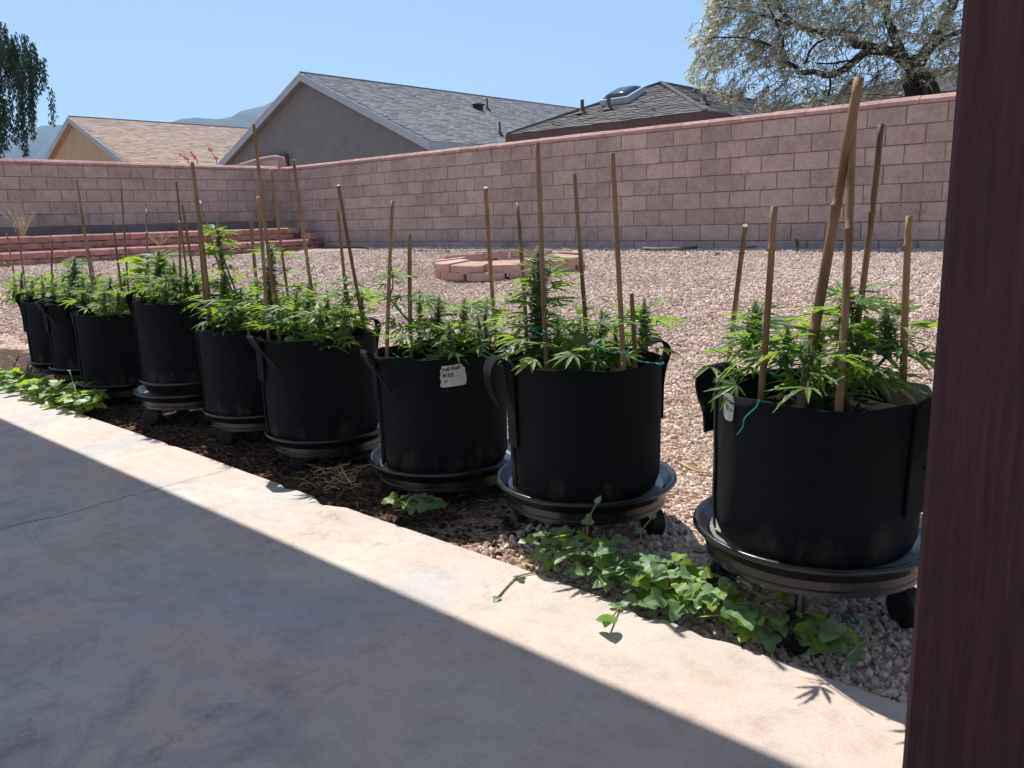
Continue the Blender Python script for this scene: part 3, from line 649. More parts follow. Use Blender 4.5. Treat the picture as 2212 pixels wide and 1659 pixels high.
g2,L2=gable_house('tan house with a peach shingle roof at the left',-38.16,14.3,42,6.03,5.67,3.06,M['stucco_tan'],M['sh_tan'])
g3,L3=gable_house('distant low house with a beige roof behind the weeping tree',-66,20,60,9,5.2,3.1,M['stucco_tan'],M['sh_tan'])
# hip roofed house on the right
def hip_house(label,u0,u1,v0,v1,ze,sl,front_parts):
    L=Vector((u0,v0,.3)); t=thing('house',label,'house',L); hw=(u1-u0)/2; zr=ze+hw*sl; um=(u0+u1)/2
    A=Vector((um,v0+hw,zr)); B=Vector((um,v1-hw,zr))
    c=[Vector((u0,v0,ze)),Vector((u1,v0,ze)),Vector((u1,v1,ze)),Vector((u0,v1,ze))]
    b=MB()
    for pts in ([c[0],c[1],A],[c[1],c[2],B,A],[c[2],c[3],B],[c[3],c[0],A,B]): quad(b,pts,L)
    b.obj('roof',M['sh_dark1'],t)
    ln=math.hypot(hw,hw*sl)
    shingles(t,c[0]+Vector((0,0,.006)),Vector((1,0,0)),Vector((0,hw,hw*sl)).normalized(),[(0,0),(u1-u0,0),(hw,ln)],M['sh_dark'],parts=front_parts,mt1=M['sh_dark1'])
    shingles(t,c[1]+Vector((0,0,.006)),Vector((0,1,0)),Vector((-hw,0,hw*sl)).normalized(),[(0,0),(v1-v0,0),(v1-v0-hw,ln),(hw,ln)],M['sh_dark'])
    shingles(t,c[0]+Vector((0,0,.006)),Vector((0,1,0)),Vector((hw,0,hw*sl)).normalized(),[(0,0),(v1-v0,0),(v1-v0-hw,ln),(hw,ln)],M['sh_dark'])
    b=MB()
    for p,q in ((c[0],A),(c[1],A),(A,B)): b.tube([p-L+Vector((0,0,.02)),q-L+Vector((0,0,.03))],.045,6)
    b.obj('ridge_cap',M['sh_dark1'],t)
    b=MB(); e=.03
    for (x0,y0,x1,y1) in ((u0-e,v0-e,u1+e,v0),(u1,v0+.002,u1+e,v1),(u0-e,v0+.002,u0,v1)): b.box((x0-L.x,y0-L.y,ze-.24-L.z),(x1-L.x,y1-L.y,ze-L.z-.0))
    b.obj('fascia',M['fascia'],t)
    b=MB(); b.box((.45,.45,0),(u1-u0-.45,v1-v0-.45,ze-L.z-.25)); b.obj('wall',M['fascia'],t)
    b=MB(); b.box((.0,.0,ze-L.z-.21),(u1-u0,v1-v0,ze-L.z-.18)); b.obj('soffit',M['fascia'],t)
    return t,L
g4,L4=hip_house('brown trimmed house with a hip roof, skylight dome and vent pipes',-14.44,-8.78,16.0,27,2.98,.415,300)
g5,L5=hip_house('second hip roofed house half hidden behind the flowering tree',-8.6,3.5,19.5,31,3.25,.30,0)
def onhip(x,y,ze=2.98,v0=16.0,k=.415):
    d=ray(x,y); tt=(ze-k*v0-HE)/(d.z-k*d.y); return EYE+d*tt
vent(g4,L4,onhip(1258,246),.34,.045); vent(g4,L4,onhip(1315,238),.34,.045)
d=ray(1521,226); k=.415; tt=(2.98+k*-8.78+0-HE)/(d.z+k*d.x); vent(g4,L4,EYE+d*tt,.36,.045)
P=onhip(1347,216); b=MB()
t=bpy.data.objects.new('skylight',None); col.objects.link(t); t.parent=g4; t.location=P-L4; t.rotation_euler=(math.atan(.415),0,0)
b.box((-.42,-.42,0),(.42,-.36,.17)); b.box((-.42,.36,0),(.42,.42,.17)); b.box((-.42,-.359,0),(-.36,.359,.17)); b.box((.36,-.359,0),(.42,.359,.17)); b.obj('curb',M['trim'],t)
b=MB(); n=12; vs=[]
for j in range(n+1):
    for i in range(n+1):
        x=-1+2*i/n;y=-1+2*j/n; vs.append((x*.37,y*.37,.17+.11*((1-x**4)*(1-y**4))**.6))
b.add(vs,[(j*(n+1)+i,j*(n+1)+i+1,(j+1)*(n+1)+i+1,(j+1)*(n+1)+i) for j in range(n) for i in range(n)]); b.obj('dome',M['dome'],t,smooth=True)
# ------------------------------------------------------------------ mountains
def ridge(label,prof,dist,depth,seed):
    b=MB(); xs=[];n=140
    X0,X1=prof[0][0],prof[-1][0]
    rows=[(-1.0,0),(-.7,.22),(-.4,.5),(-.18,.78),(0,1),(.5,.5),(1,0)]
    for dd,hf in rows:
        for i in range(n+1):
            x=X0+(X1-X0)*i/n
            y=np.interp(x,[p[0] for p in prof],[p[1] for p in prof])
            p=atT(x,y,dist); base=Vector((p.x,p.y,0)); hd=Vector((fw.x,fw.y,0)).normalized()
            hgt=max(0,p.z)*(hf if hf==1 else hf*(1+.35*noise.noise((x*.03,dd*3,seed))))
            hgt+= (dist*.0006)*noise.noise((x*.15,dd*5,seed+4))*(1 if 0<hf<=1 else 0)
            b.v.append(tuple(base+hd*depth*dd+Vector((0,0,hgt-(3 if hf==0 else 0)))))
    m=n+1
    for j in range(len(rows)-1):
        for i in range(n): q=j*m+i; b.f.append((q,q+1,q+m+1,q+m)); b.m.append(0); b.t.append(.5)
    o=b.obj('mountain',mat('mountain_rock',[(.3,(.045,.045,.045)),(.6,(.075,.07,.065)),(.8,(.12,.105,.095))],.004,.95,0,1,world=True),smooth=True,kind='structure')
ridge('',[(-420,330),(-200,300),(-60,275),(20,292),(45,288),(70,277),(95,271),(135,270),(190,276),(260,290),(340,320)],3600,900,1)
ridge('',[(330,300),(370,264),(390,257),(420,254),(450,256),(500,260),(560,266),(640,275),(760,300)],3000,500,2)
ridge('',[(400,330),(440,262),(470,258),(500,252),(520,240),(545,234),(570,228),(620,205),(700,190),(800,200),(900,240),(1000,330)],3900,900,3)
m=bpy.data.materials.new('haze_air'); m.use_nodes=True; n_=m.node_tree; n_.nodes.clear()
pv=n_.nodes.new('ShaderNodeVolumePrincipled'); pv.inputs['Density'].default_value=HAZE; pv.inputs['Color'].default_value=(.50,.74,1,1); pv.inputs['Anisotropy'].default_value=.1
oo_=n_.nodes.new('ShaderNodeOutputMaterial'); n_.links.new(pv.outputs[0],oo_.inputs['Volume'])
b=MB(); b.box((-6500,-6500,-8),(6500,6500,900)); b.obj('haze',m,kind='stuff')
# ------------------------------------------------------------------ grow bags, caddies
BAGS={9:(-.679,1.782,.506,.164),8:(-1.411,1.874,.493,.115),7:(-2.043,1.889,.458,.070),6:(-2.695,1.836,.472,.078),5:(-3.235,1.86,.468,.090),
      4:(-3.83,1.855,.556,.163),3:(-4.60,1.85,.458,.062),2:(-5.00,1.85,.490,.11),1:(-5.37,1.85,.492,.11)}
WH={9:'rightmost grow bag, beside the maroon post',8:'second grow bag from the right, below the tallest bud',7:'third grow bag from the right, with the paper tag on its front',
    6:'fourth grow bag from the right',5:'grow bag just left of the middle wide bag, under the thin spindly top',4:'grow bag standing on two stacked saucers',3:'grow bag right behind the green vine patch',
    2:'second grow bag from the left end',1:'leftmost grow bag at the far end of the row'}
BR=.225
def left_ang(u,v):
    d=Vector((u,v,0)).normalized(); l=Vector((-d.y,d.x,0)); return math.atan2(l.y,l.x)
def bagR(k,a,f):
    return BR*(1+.024*noise.noise((math.cos(a)*1.4,math.sin(a)*1.4,k*5+f*1.2))+.011*noise.noise((math.cos(a)*5,math.sin(a)*5,k*3+f*3)))*(.985+.02*f)*(1+.007*noise.noise((a*1.9,f*2.2+math.sin(a)*2,k*2.7)))
def rimz(k,a): return .012*noise.noise((math.cos(a)*1.6,math.sin(a)*1.6,k*9.1))
def ribbon(b,path,wdir,wd,th=.004):
    """path: points; wdir: width direction (function of i or vector)"""
    n=len(path); vs=[]
    for i,p in enumerate(path):
        p=Vector(p); d=(Vector(path[min(i+1,n-1)])-Vector(path[max(i-1,0)])).normalized()
        wv=(wdir(i) if callable(wdir) else wdir).normalized(); nn=d.cross(wv).normalized()
        for s,q in ((-1,-1),(1,-1),(1,1),(-1,1)): vs.append(p+wv*s*wd/2+nn*q*th/2)
    fs=[(i*4+k,i*4+(k+1)%4,(i+1)*4+(k+1)%4,(i+1)*4+k) for i in range(n-1) for k in range(4)]+[(0,1,2,3),((n-1)*4+3,(n-1)*4+2,(n-1)*4+1,(n-1)*4)]
    b.add(vs,fs)
def smoothpath(pts,n=5):
    out=[];P=[Vector(p) for p in pts]; P=[P[0]]+P+[P[-1]]
    for i in range(1,len(P)-2):
        for j in range(n):
            t=j/n; a,b_,c,d=P[i-1],P[i],P[i+1],P[i+2]
            out.append(.5*((2*b_)+(c-a)*t+(2*a-5*b_+4*c-d)*t*t+(3*b_-a-3*c+d)*t**3))
    out.append(P[-2]); return out
def handle(t,k,a,style,H,wd=.075,dt=0):
    rd=Vector((math.cos(a),math.sin(a),0)); tg=Vector((-math.sin(a),math.cos(a),0)); R=BR
    if style=='loop': pr=[(R+.006,H-.19,0),(R+.008,H-.08,0),(R+.016,H-.03,0),(R+.028,H+.008,0),(R+.018,H+.034,0),(R-.008,H+.042,0),(R-.038,H+.034,0),(R-.042,H+.010,0),(R-.024,H-.03,0)]
    elif style=='flop': pr=[(R+.006,H-.20,0),(R+.008,H-.10,0),(R+.010,H-.03,.0),(R+.022,H+.012,.0),(R+.052,H+.020,.01),(R+.068,H-.010,.02),(R+.056,H-.05,.03),(R+.028,H-.085,.045),(R+.012,H-.13,.06)]
    elif style=='drape': pr=[(R+.004,H-.24,0),(R+.007,H-.14,0),(R+.010,H-.05,0),(R+.020,H+.004,0),(R+.045,H+.022,-.004),(R+.066,H+.006,-.008),(R+.072,H-.030,-.012),(R+.062,H-.075,-.016),(R+.040,H-.12,-.02)]
    elif style=='fold': pr=[(R+.006,H-.16,-.03),(R+.010,H-.05,-.02),(R+.03,H+.010,-.01),(R+.055,H+.018,.02),(R+.052,H-.012,.06),(R+.03,H-.045,.10),(R+.008,H-.09,.13)]
    else: pr=[(R+.006,H-.16,0),(R+.012,H-.02,0),(R+.03,H+.035,.01),(R+.02,H+.07,.03),(R-.02,H+.06,.05),(R-.04,H+.01,.06)]
    b=MB(); ribbon(b,smoothpath([rd*r+tg*(q+dt)+Vector((0,0,z)) for r,z,q in pr]),tg+rd*.06,wd,.005)
    b.obj('handle',M['fabric'],t,smooth=False)
def growbag(k):
    u,v,zr,zb=BAGS[k]; H=zr-zb; big=k in (9,8,7)
    t=thing('grow_bag','black fabric '+WH[k],'grow bag',(u,v,zb),'black fabric grow bags in a row along the patio')
    n=72; fr=[0,.03,.08,.16,.26,.36,.46,.56,.66,.76,.86,.94,1.0]; vs=[]
    for f in fr:
        for i in range(n):
            a=2*math.pi*i/n; r=bagR(k,a,f)*(1-.05*max(0,1-f/.06)); z=f*H+(rimz(k,a) if f>.5 else 0)*f
            vs.append((r*math.cos(a),r*math.sin(a),z))
    for f,dr in ((1.006,.003),(1.0,.0075),(.8,.009)):
        for i in range(n):
            a=2*math.pi*i/n; r=bagR(k,a,1)-dr; z=f*H+rimz(k,a); vs.append((r*math.cos(a),r*math.sin(a),z))
    m=len(fr)+3; fs=[(j*n+i,j*n+(i+1)%n,(j+1)*n+(i+1)%n,(j+1)*n+i) for j in range(m-1) for i in range(n)]
    b=MB(); b.add(vs,fs); b.f.append(tuple(range(n))[::-1]);b.m.append(0);b.t.append(0)
    b.obj('body',M['fabric'],t,smooth=True)
    b=MB(); vs=[(0,0,H-.055)]; nr=7
    for j in range(1,nr+1):
        for i in range(32):
            a=2*math.pi*i/32; r=(BR-.006)*j/nr; vs.append((r*math.cos(a),r*math.sin(a),H-.055+.012*noise.noise((r*20*math.cos(a),r*20*math.sin(a),k))-(.012 if j==nr else 0)))
    fs=[(0,1+i,1+(i+1)%32) for i in range(32)]+[(1+(j-1)*32+i,1+j*32+i,1+j*32+(i+1)%32,1+(j-1)*32+(i+1)%32) for j in range(1,nr) for i in range(32)]
    b.add(vs,fs); b.obj('potting_soil',M['soil'],t)
    la=left_ang(u,v)  # silhouette-left direction; adding positive angles turns toward the camera
    def A(rel): return la+rad(rel)
    # sewn seam strip
    b=MB(); a=A({9:14,8:22,7:20,6:12,5:10,4:8}.get(k,15)); path=[Vector((math.cos(a)*(bagR(k,a,f)+.003),math.sin(a)*(bagR(k,a,f)+.003),f*H)) for f in np.linspace(.02,.98,12)]
    ribbon(b,path,Vector((-math.sin(a),math.cos(a),0)),.03,.004); b.obj('seam',M['fabric'],t)
    hs={9:[(-28,'flop'),(150,'drape')],8:[(26,'drape'),(192,'loop')],7:[(20,'fold'),(205,'loop')],6:[(24,'fold'),(196,'loop')],5:[(-20,'loop'),(210,'loop')],4:[(-15,'loop'),(148,'fold')],3:[(-10,'loop'),(148,'fold')],2:[(18,'fold'),(190,'loop')],1:[(-10,'loop'),(150,'drape')]}[k]
    for rel,st in hs: handle(t,k,A(rel),st,H)
    return t,A
def caddy(k,tier=False):
    u,v,zr,zb=BAGS[k]; gz=-.035
    big=k in (9,8,7,4)
    R=.268 if big else .246
    du,dv=(0,0)
    if k in(6,5): du,dv=.012,.01
    z=zb-.006
    t=thing('plant_caddy',{9:'round black rolling caddy under the rightmost bag, its shiny saucer holding pale residue',8:'round black rolling caddy beneath the bag with the tallest bud',7:'round black rolling caddy whose saucer is widest at the left of the tagged bag',6:'black wheeled saucer base under the fourth bag from the right',5:'black wheeled saucer base under the fifth bag from the right',4:'lower black saucer base of the stacked pair under the raised bag',3:'dark saucer base behind the vine leaves, under the third bag from the left'}.get(k,{2:'dark base in shade under the second grow bag from the left end',1:'dark base in shade under the leftmost grow bag'}.get(k)),'plant caddy',(u+du,v+dv,gz),'black saucers and casters under the bags')
    zs=z-gz - (.055 if tier else 0)
    b=MB(); prof=[(.001,zs-.004),(R-.045,zs-.004),(R-.028,zs+.002),(R-.012,zs+.024),(R-.003,zs+.030),(R+.004,zs+.027),(R+.006,zs+.020),(R+.001,zs+.014),(R-.012,zs+.010),(R-.020,zs-.010),(R-.001-.02,zs-.010)]
    b.lathe(prof,72); b.obj('saucer',M['plastic'],t,smooth=True)
    b=MB(); b.lathe([(.001,zs-.001),(R-.05,zs-.001),(R-.034,zs+.003)],48); b.obj('mineral_residue',M['water'],t)
    b=MB(); b.lathe([(R-.030,zs-.010),(R-.024,zs-.012),(R-.024,zs-.030),(R-.028,zs-.033),(R-.026,zs-.036),(R-.026,zs-.046),(R-.035,zs-.050),(.02,zs-.050)],72); b.obj('base',M['plastic'],t,smooth=False)
    for i in range(4 if k>2 else 3):
        a=left_ang(u,v)+rad(58+i*90+k*13); r=R-.06; wr=max(.018,min(.046,(zs-.05)/2))
        b=MB(); c=Vector((r*math.cos(a),r*math.sin(a),wr)); ax=Vector((math.cos(a+.7),math.sin(a+.7),0))*.020
        b.tube([c-ax*1.15,c-ax*.9,c+ax*.9,c+ax*1.15],[wr*.8,wr,wr,wr*.8],20); o=b.obj('wheel',M['wheel'],t)
        b=MB(); b.tube([c+Vector((0,0,wr*.6)),c+Vector((0,0,max(zs-.05,wr+.01)))],.010,8); b.obj('fork',M['plastic'],o)
    if tier:
        s=MB(); R2=.235; z2=z-gz; pr=[(.001,z2-.004),(R2-.03,z2-.004),(R2-.01,z2+.024),(R2-.001,z2+.028),(R2+.005,z2+.022),(R2-.008,z2+.010),(R2-.018,z2-.02),(R2-.04,z2-.052)]
        s.lathe(pr,64); o=s.obj('plant_saucer',M['plastic'],smooth=True,loc=(u,v,gz)); tag(o,'upper black plastic saucer of the stacked pair, directly under the raised bag','saucer')
AN={}
for k in range(1,10):
    _,AN[k]=growbag(k); caddy(k,k==4)
# paper tags with handwriting
def text_tag(k,rel,zc,wd,ht,lines,outline,label,tilt=0,off=.0045,extra_r=0):
    u,v,zr,zb=BAGS[k]; H=zr-zb; a0=AN[k](rel)
    def mp(x,y,o):
        xx=x*math.cos(tilt)-y*math.sin(tilt); yy=x*math.sin(tilt)+y*math.cos(tilt)
        a=a0+xx/BR; z=zc-zb+yy; r=bagR(k,a,max(0,min(1,z/H)))+o+extra_r
        return (r*math.cos(a),r*math.sin(a),z)
    t=thing('paper_tag',label,'tag',(u,v,zb))
    b=MB(); n=len(outline); vs=[]
    for s in (0,.25,.5,.75,1):
        for (x,y) in outline: vs.append(mp(x*wd/2*s,y*ht/2*s,off+.0006*math.sin(x*9+y*7)))
    fs=[(j*n+i,j*n+(i+1)%n,(j+1)*n+(i+1)%n,(j+1)*n+i) for j in range(1,4) for i in range(n)]+[tuple(range(n,2*n))]
    b.add(vs[0:],fs); o=b.obj('paper',M['paper'],t)
    dg=None
    for txt,x,y,size,rot in lines:
        for ci,(ch) in enumerate([txt]):
            cv=bpy.data.curves.new('writing','FONT'); cv.body=ch; cv.size=size; cv.shear=.25; cv.offset=.0007*size/.02
            to=bpy.data.objects.new('writing',cv); col.objects.link(to); bpy.context.view_layer.update()
            dg=bpy.context.evaluated_depsgraph_get(); me=bpy.data.meshes.new_from_object(to.evaluated_get(dg)); bpy.data.objects.remove(to)
            me.name='writing'
            for vx in me.vertices:
                X=vx.co.x*math.cos(rot)-vx.co.y*math.sin(rot)+x; Y=vx.co.x*math.sin(rot)+vx.co.y*math.cos(rot)+y+.0007*math.sin(vx.co.x*900)
                vx.co=mp(X,Y,off+.0012)
            me.materials.clear(); me.materials.append(M['ink']); put('writing',me,t)
out1=[(-1,-.86),(-.86,-.98),(-.6,-1),(0,-.96),(.6,-.93),(.92,-.86),(1,-.5),(.98,0),(.9,.35),(.94,.6),(.78,.72),(.66,.95),(.4,1),(0,.93),(-.5,.9),(-.86,.86),(-.82,.66),(-.96,.5),(-.9,.2),(-.98,-.1),(-.9,-.5)]
def rel_of(k,x,y):
    u,v,zr,zb=BAGS[k]; d=ray(x,y); o=EYE-Vector((u,v,0)); A=d.x**2+d.y**2; B=o.x*d.x+o.y*d.y; C=o.x**2+o.y**2-BR**2
    D=B*B-A*C; t_=(-B-math.sqrt(max(D,0)))/A; p=EYE+d*t_; a=math.atan2(p.y-v,p.x-u)
    return math.degrees((a-left_ang(u,v)+math.pi)%(2*math.pi)-math.pi),p.z
r7,z7=rel_of(7,979,811)
text_tag(7,r7,z7,.088,.074,[('Jedi Kush',-.035,.015,.0158,.12),("# 3/2",-.034,-.003,.0155,.03),('H',-.031,-.022,.013,-.05)],out1,'torn cream paper tag with marker writing on the front of a grow bag')
r9,z9=rel_of(9,1584,880)
out2=[(-1,-.8),(-.5,-1),(.3,-1),(.8,-.85),(.95,-.2),(1,.4),(.8,.85),(.2,1),(-.6,.95),(-1,.8),(-.95,.2),(-1,-.3)]
text_tag(9,r9-2,z9,.040,.062,[('Jedi Kush',-.016,.016,.0095,-.25),("U2 T9",-.012,-.002,.011,-.35)],out2,'folded cream paper tag taped to the left side of the rightmost bag',tilt=0,extra_r=.003)
# ------------------------------------------------------------------ cannabis plants
def leaflet(b,ang,ln,wd,droop,base=Vector((0,0,0)),nseg=9,serr=True,pitch=0,mi=0,fold=.25,hd=None):
    c,s=math.cos(ang),math.sin(ang); vs=[]
    for i in range(nseg+1):
        t=i/nseg; w_=wd*.5*(math.sin(math.pi*min(1,t**.78)))**.9
        if i==nseg: w_=0
        if serr and 0<i<nseg: w_*=(1.14 if i%2 else .86)
        r=ln*t; z=r*pitch-droop*ln*t*t
        for q in (-1,0,1):
            sh=.04*ln*(1 if i%2 else 0)*abs(q)
            x=r+sh; y=w_*q; zz=z+abs(q)*w_*fold
            vs.append((base.x+x*c-y*s,base.y+x*s+y*c,base.z+zz))
    fs=[]
    for i in range(nseg):
        a=i*3; fs+= [(a,a+1,a+4,a+3),(a+1,a+2,a+5,a+4)]
    b.add(vs,fs,mi)
def fan_mesh(i,n=7,mt=None,wide=.135,dr=.22):
    q=random.Random(i*17+3); b=MB(); pet=.42
    b.tube([(0,0,0),(pet*.5,0,.02),(pet,0,.0)],[.012,.010,.012],5,1)
    spread={3:[0,38,-38],5:[0,30,-30,64,-64],7:[0,26,-26,54,-54,92,-92]}[n]; ls={3:[1,.8,.8],5:[1,.88,.86,.58,.6],7:[1,.92,.9,.72,.7,.42,.4]}[n]
    for a,l in zip(spread,ls): leaflet(b,rad(a+q.uniform(-5,5)),l*q.uniform(.92,1.05),wide*l**.6,q.uniform(dr*.4,dr*1.7),Vector((pet,0,0)),9,True,q.uniform(-.06,.14),fold=q.uniform(.1,.4))
    return b.mesh('fan_leaf',[mt,M['stem']])
FAN=[fan_mesh(i,7,M['leaf']) for i in range(4)]+[fan_mesh(i+10,5,M['leaf']) for i in range(4)]
FANY=[fan_mesh(i+30,5,M['leafy'],.19) for i in range(3)]+[fan_mesh(40,3,M['leafy'],.38)]
def bud_mesh(i,n=120,pal=.25,L=1.0,R=.42):
    """unit bud, axis z, height 1: overlapping bracts, thin sugar leaves and pale hairs"""
    q=random.Random(i*31+5); b=MB()
    b.tube([(0,0,-.05),(0,0,.5),(0,0,.9)],[R*.2,R*.22,.03],5,0)
    for j in range(n):
        t=(j+q.random())/n; a=j*2.399+q.uniform(-.4,.4); prof=(.55+.45*math.sin(math.pi*min(1,.25+t*.8)))*(1-.45*t); r0=R*.34*prof; z=t*.92
        mi=1 if q.random()<pal*(.5+t) else 0
        ln=q.uniform(.20,.33)*(1-.30*t)*(1.0 if mi==0 else .6); el=q.uniform(.0,.8)+t*.7
        d=Vector((math.cos(a)*math.cos(el),math.sin(a)*math.cos(el),math.sin(el))); p=Vector((math.cos(a)*r0,math.sin(a)*r0,z))
        sd=Vector((-math.sin(a),math.cos(a),0))*ln*q.uniform(.14,.30); m_=p+d*ln*.42
        b.add([p,m_+sd,p+d*ln,m_-sd,m_+d.cross(sd).normalized()*ln*.14],[(0,1,4),(1,2,4),(2,3,4),(3,0,4)],mi)
    for j in range(14):
        t=q.uniform(.0,.85); a=q.uniform(0,6.283); el=q.uniform(-.1,.6)
        bb=MB(); leaflet(bb,0,q.uniform(.45,.85)*(1-.3*t),.085,q.uniform(.1,.35),Vector((R*.2,0,0)),5,True,math.tan(el))
        rt_=Matrix.Rotation(a,3,'Z'); b.add([rt_@Vector(v)+Vector((0,0,t)) for v in bb.v],bb.f,0)
    return b.mesh('bud',[M['budg'],M['pistil']])
BUD=[bud_mesh(i,110,.26) for i in range(3)]; TOP=[bud_mesh(i+8,110,.8) for i in range(3)]
def put_leaf(t,L,p,d,size,me,roll=0,name='fan_leaf'):
    m=basis(d)@Matrix.Rotation(roll,4,'X')@Matrix.Diagonal((size,size,size,1)); m.translation=Vector(p)-L
    return put(name,me,t,mtx=m)
def put_bud(t,L,p,axis,h_,r,me):
    z=axis.normalized(); x=z.cross(Vector((0,1,0))).normalized(); y=z.cross(x)
    m=Matrix(((x.x,y.x,z.x),(x.y,y.y,z.y),(x.z,y.z,z.z))).to_4x4()@Matrix.Rotation(U(0,6.28),4,'Z')@Matrix.Diagonal((r,r,h_,1)); m.translation=Vector(p)-L
    return put('bud',me,t,mtx=m)
PL={ # colas: x, y_top, y_bottom, depth offset from bag centre, fullness
9:[(1630,664,770,.05,1.35),(1832,634,735,.06,1.2),(1917,690,765,0,1.2),(1768,705,775,.1,.8),(1700,722,790,-.06,.7),(1850,735,800,-.08,.8),(1745,760,820,-.12,.6),(1880,790,835,-.1,.5),(1790,800,850,.02,.5)],
8:[(1166,556,800,.0,1.65),(1390,668,745,.06,.95),(1300,690,765,.02,.8),(1250,700,780,.1,.8),(1235,745,800,-.08,.7),(1330,715,790,.1,.6),(1205,690,790,.1,.7),(1285,745,800,-.1,.5),(1120,700,770,.05,.5)],
7:[(848,590,650,.03,.55),(947,655,740,.02,1.05),(905,638,700,.10,.6),(1002,652,745,.05,.9),(1035,690,765,-.04,.6),(970,705,770,-.08,.7),(905,700,750,0,.4),(1050,660,740,.12,.5)],
6:[(585,540,735,.0,1.5),(668,608,715,.06,.85),(747,612,700,.06,.8),(706,640,730,-.02,.9),(640,640,740,-.08,.8),(690,680,745,-.14,.7),(615,650,740,.1,.9),(745,675,740,-.06,.7),(780,640,700,.1,.6)],
5:[(470,487,530,0,.75),(478,540,580,0,.65),(486,598,705,0,1.5),(520,640,720,-.06,.8),(452,620,700,.06,.7),(540,625,720,.06,.8),(500,660,720,-.14,.7),(555,650,720,0,.6)],
4:[(345,548,645,0,1.4),(318,568,645,0,.9),(375,570,645,.05,.9),(402,595,655,0,.8),(300,590,650,.08,.7),(425,600,660,.06,.7),(360,600,660,-.12,.8),(330,610,660,-.12,.7)],
3:[(200,600,670,0,.8),(238,605,670,0,.8),(270,592,665,.08,.8),(180,628,680,-.08,.7),(290,620,675,0,.6),(225,630,680,-.14,.7),(255,635,680,-.1,.6)],
2:[(160,566,650,0,1.45),(135,598,655,.05,.8),(180,605,660,0,.8),(120,615,660,-.05,.6),(150,625,665,-.1,.6)],
1:[(46,598,655,0,.7),(70,606,655,.05,.8),(92,604,655,0,.8),(30,604,650,.05,.6),(60,625,660,-.08,.6)]}
PLB={9:'wide leafy plant with several pale buds in the rightmost bag',8:'plant with the single thickest tall bud, second from the right',7:'sparse plant with bare stems and a lone leafy top, third from the right',6:'dense bushy plant with a tall pointed bud in the middle of the row',
 5:'spindly plant with a thin top of separate bud clumps',4:'bushy plant in the raised bag on stacked saucers',3:'low leafy plant behind the vine patch, third from the left',2:'small plant with one dark conical bud, second from the left',1:'low pale leafy plant in the leftmost bag'}
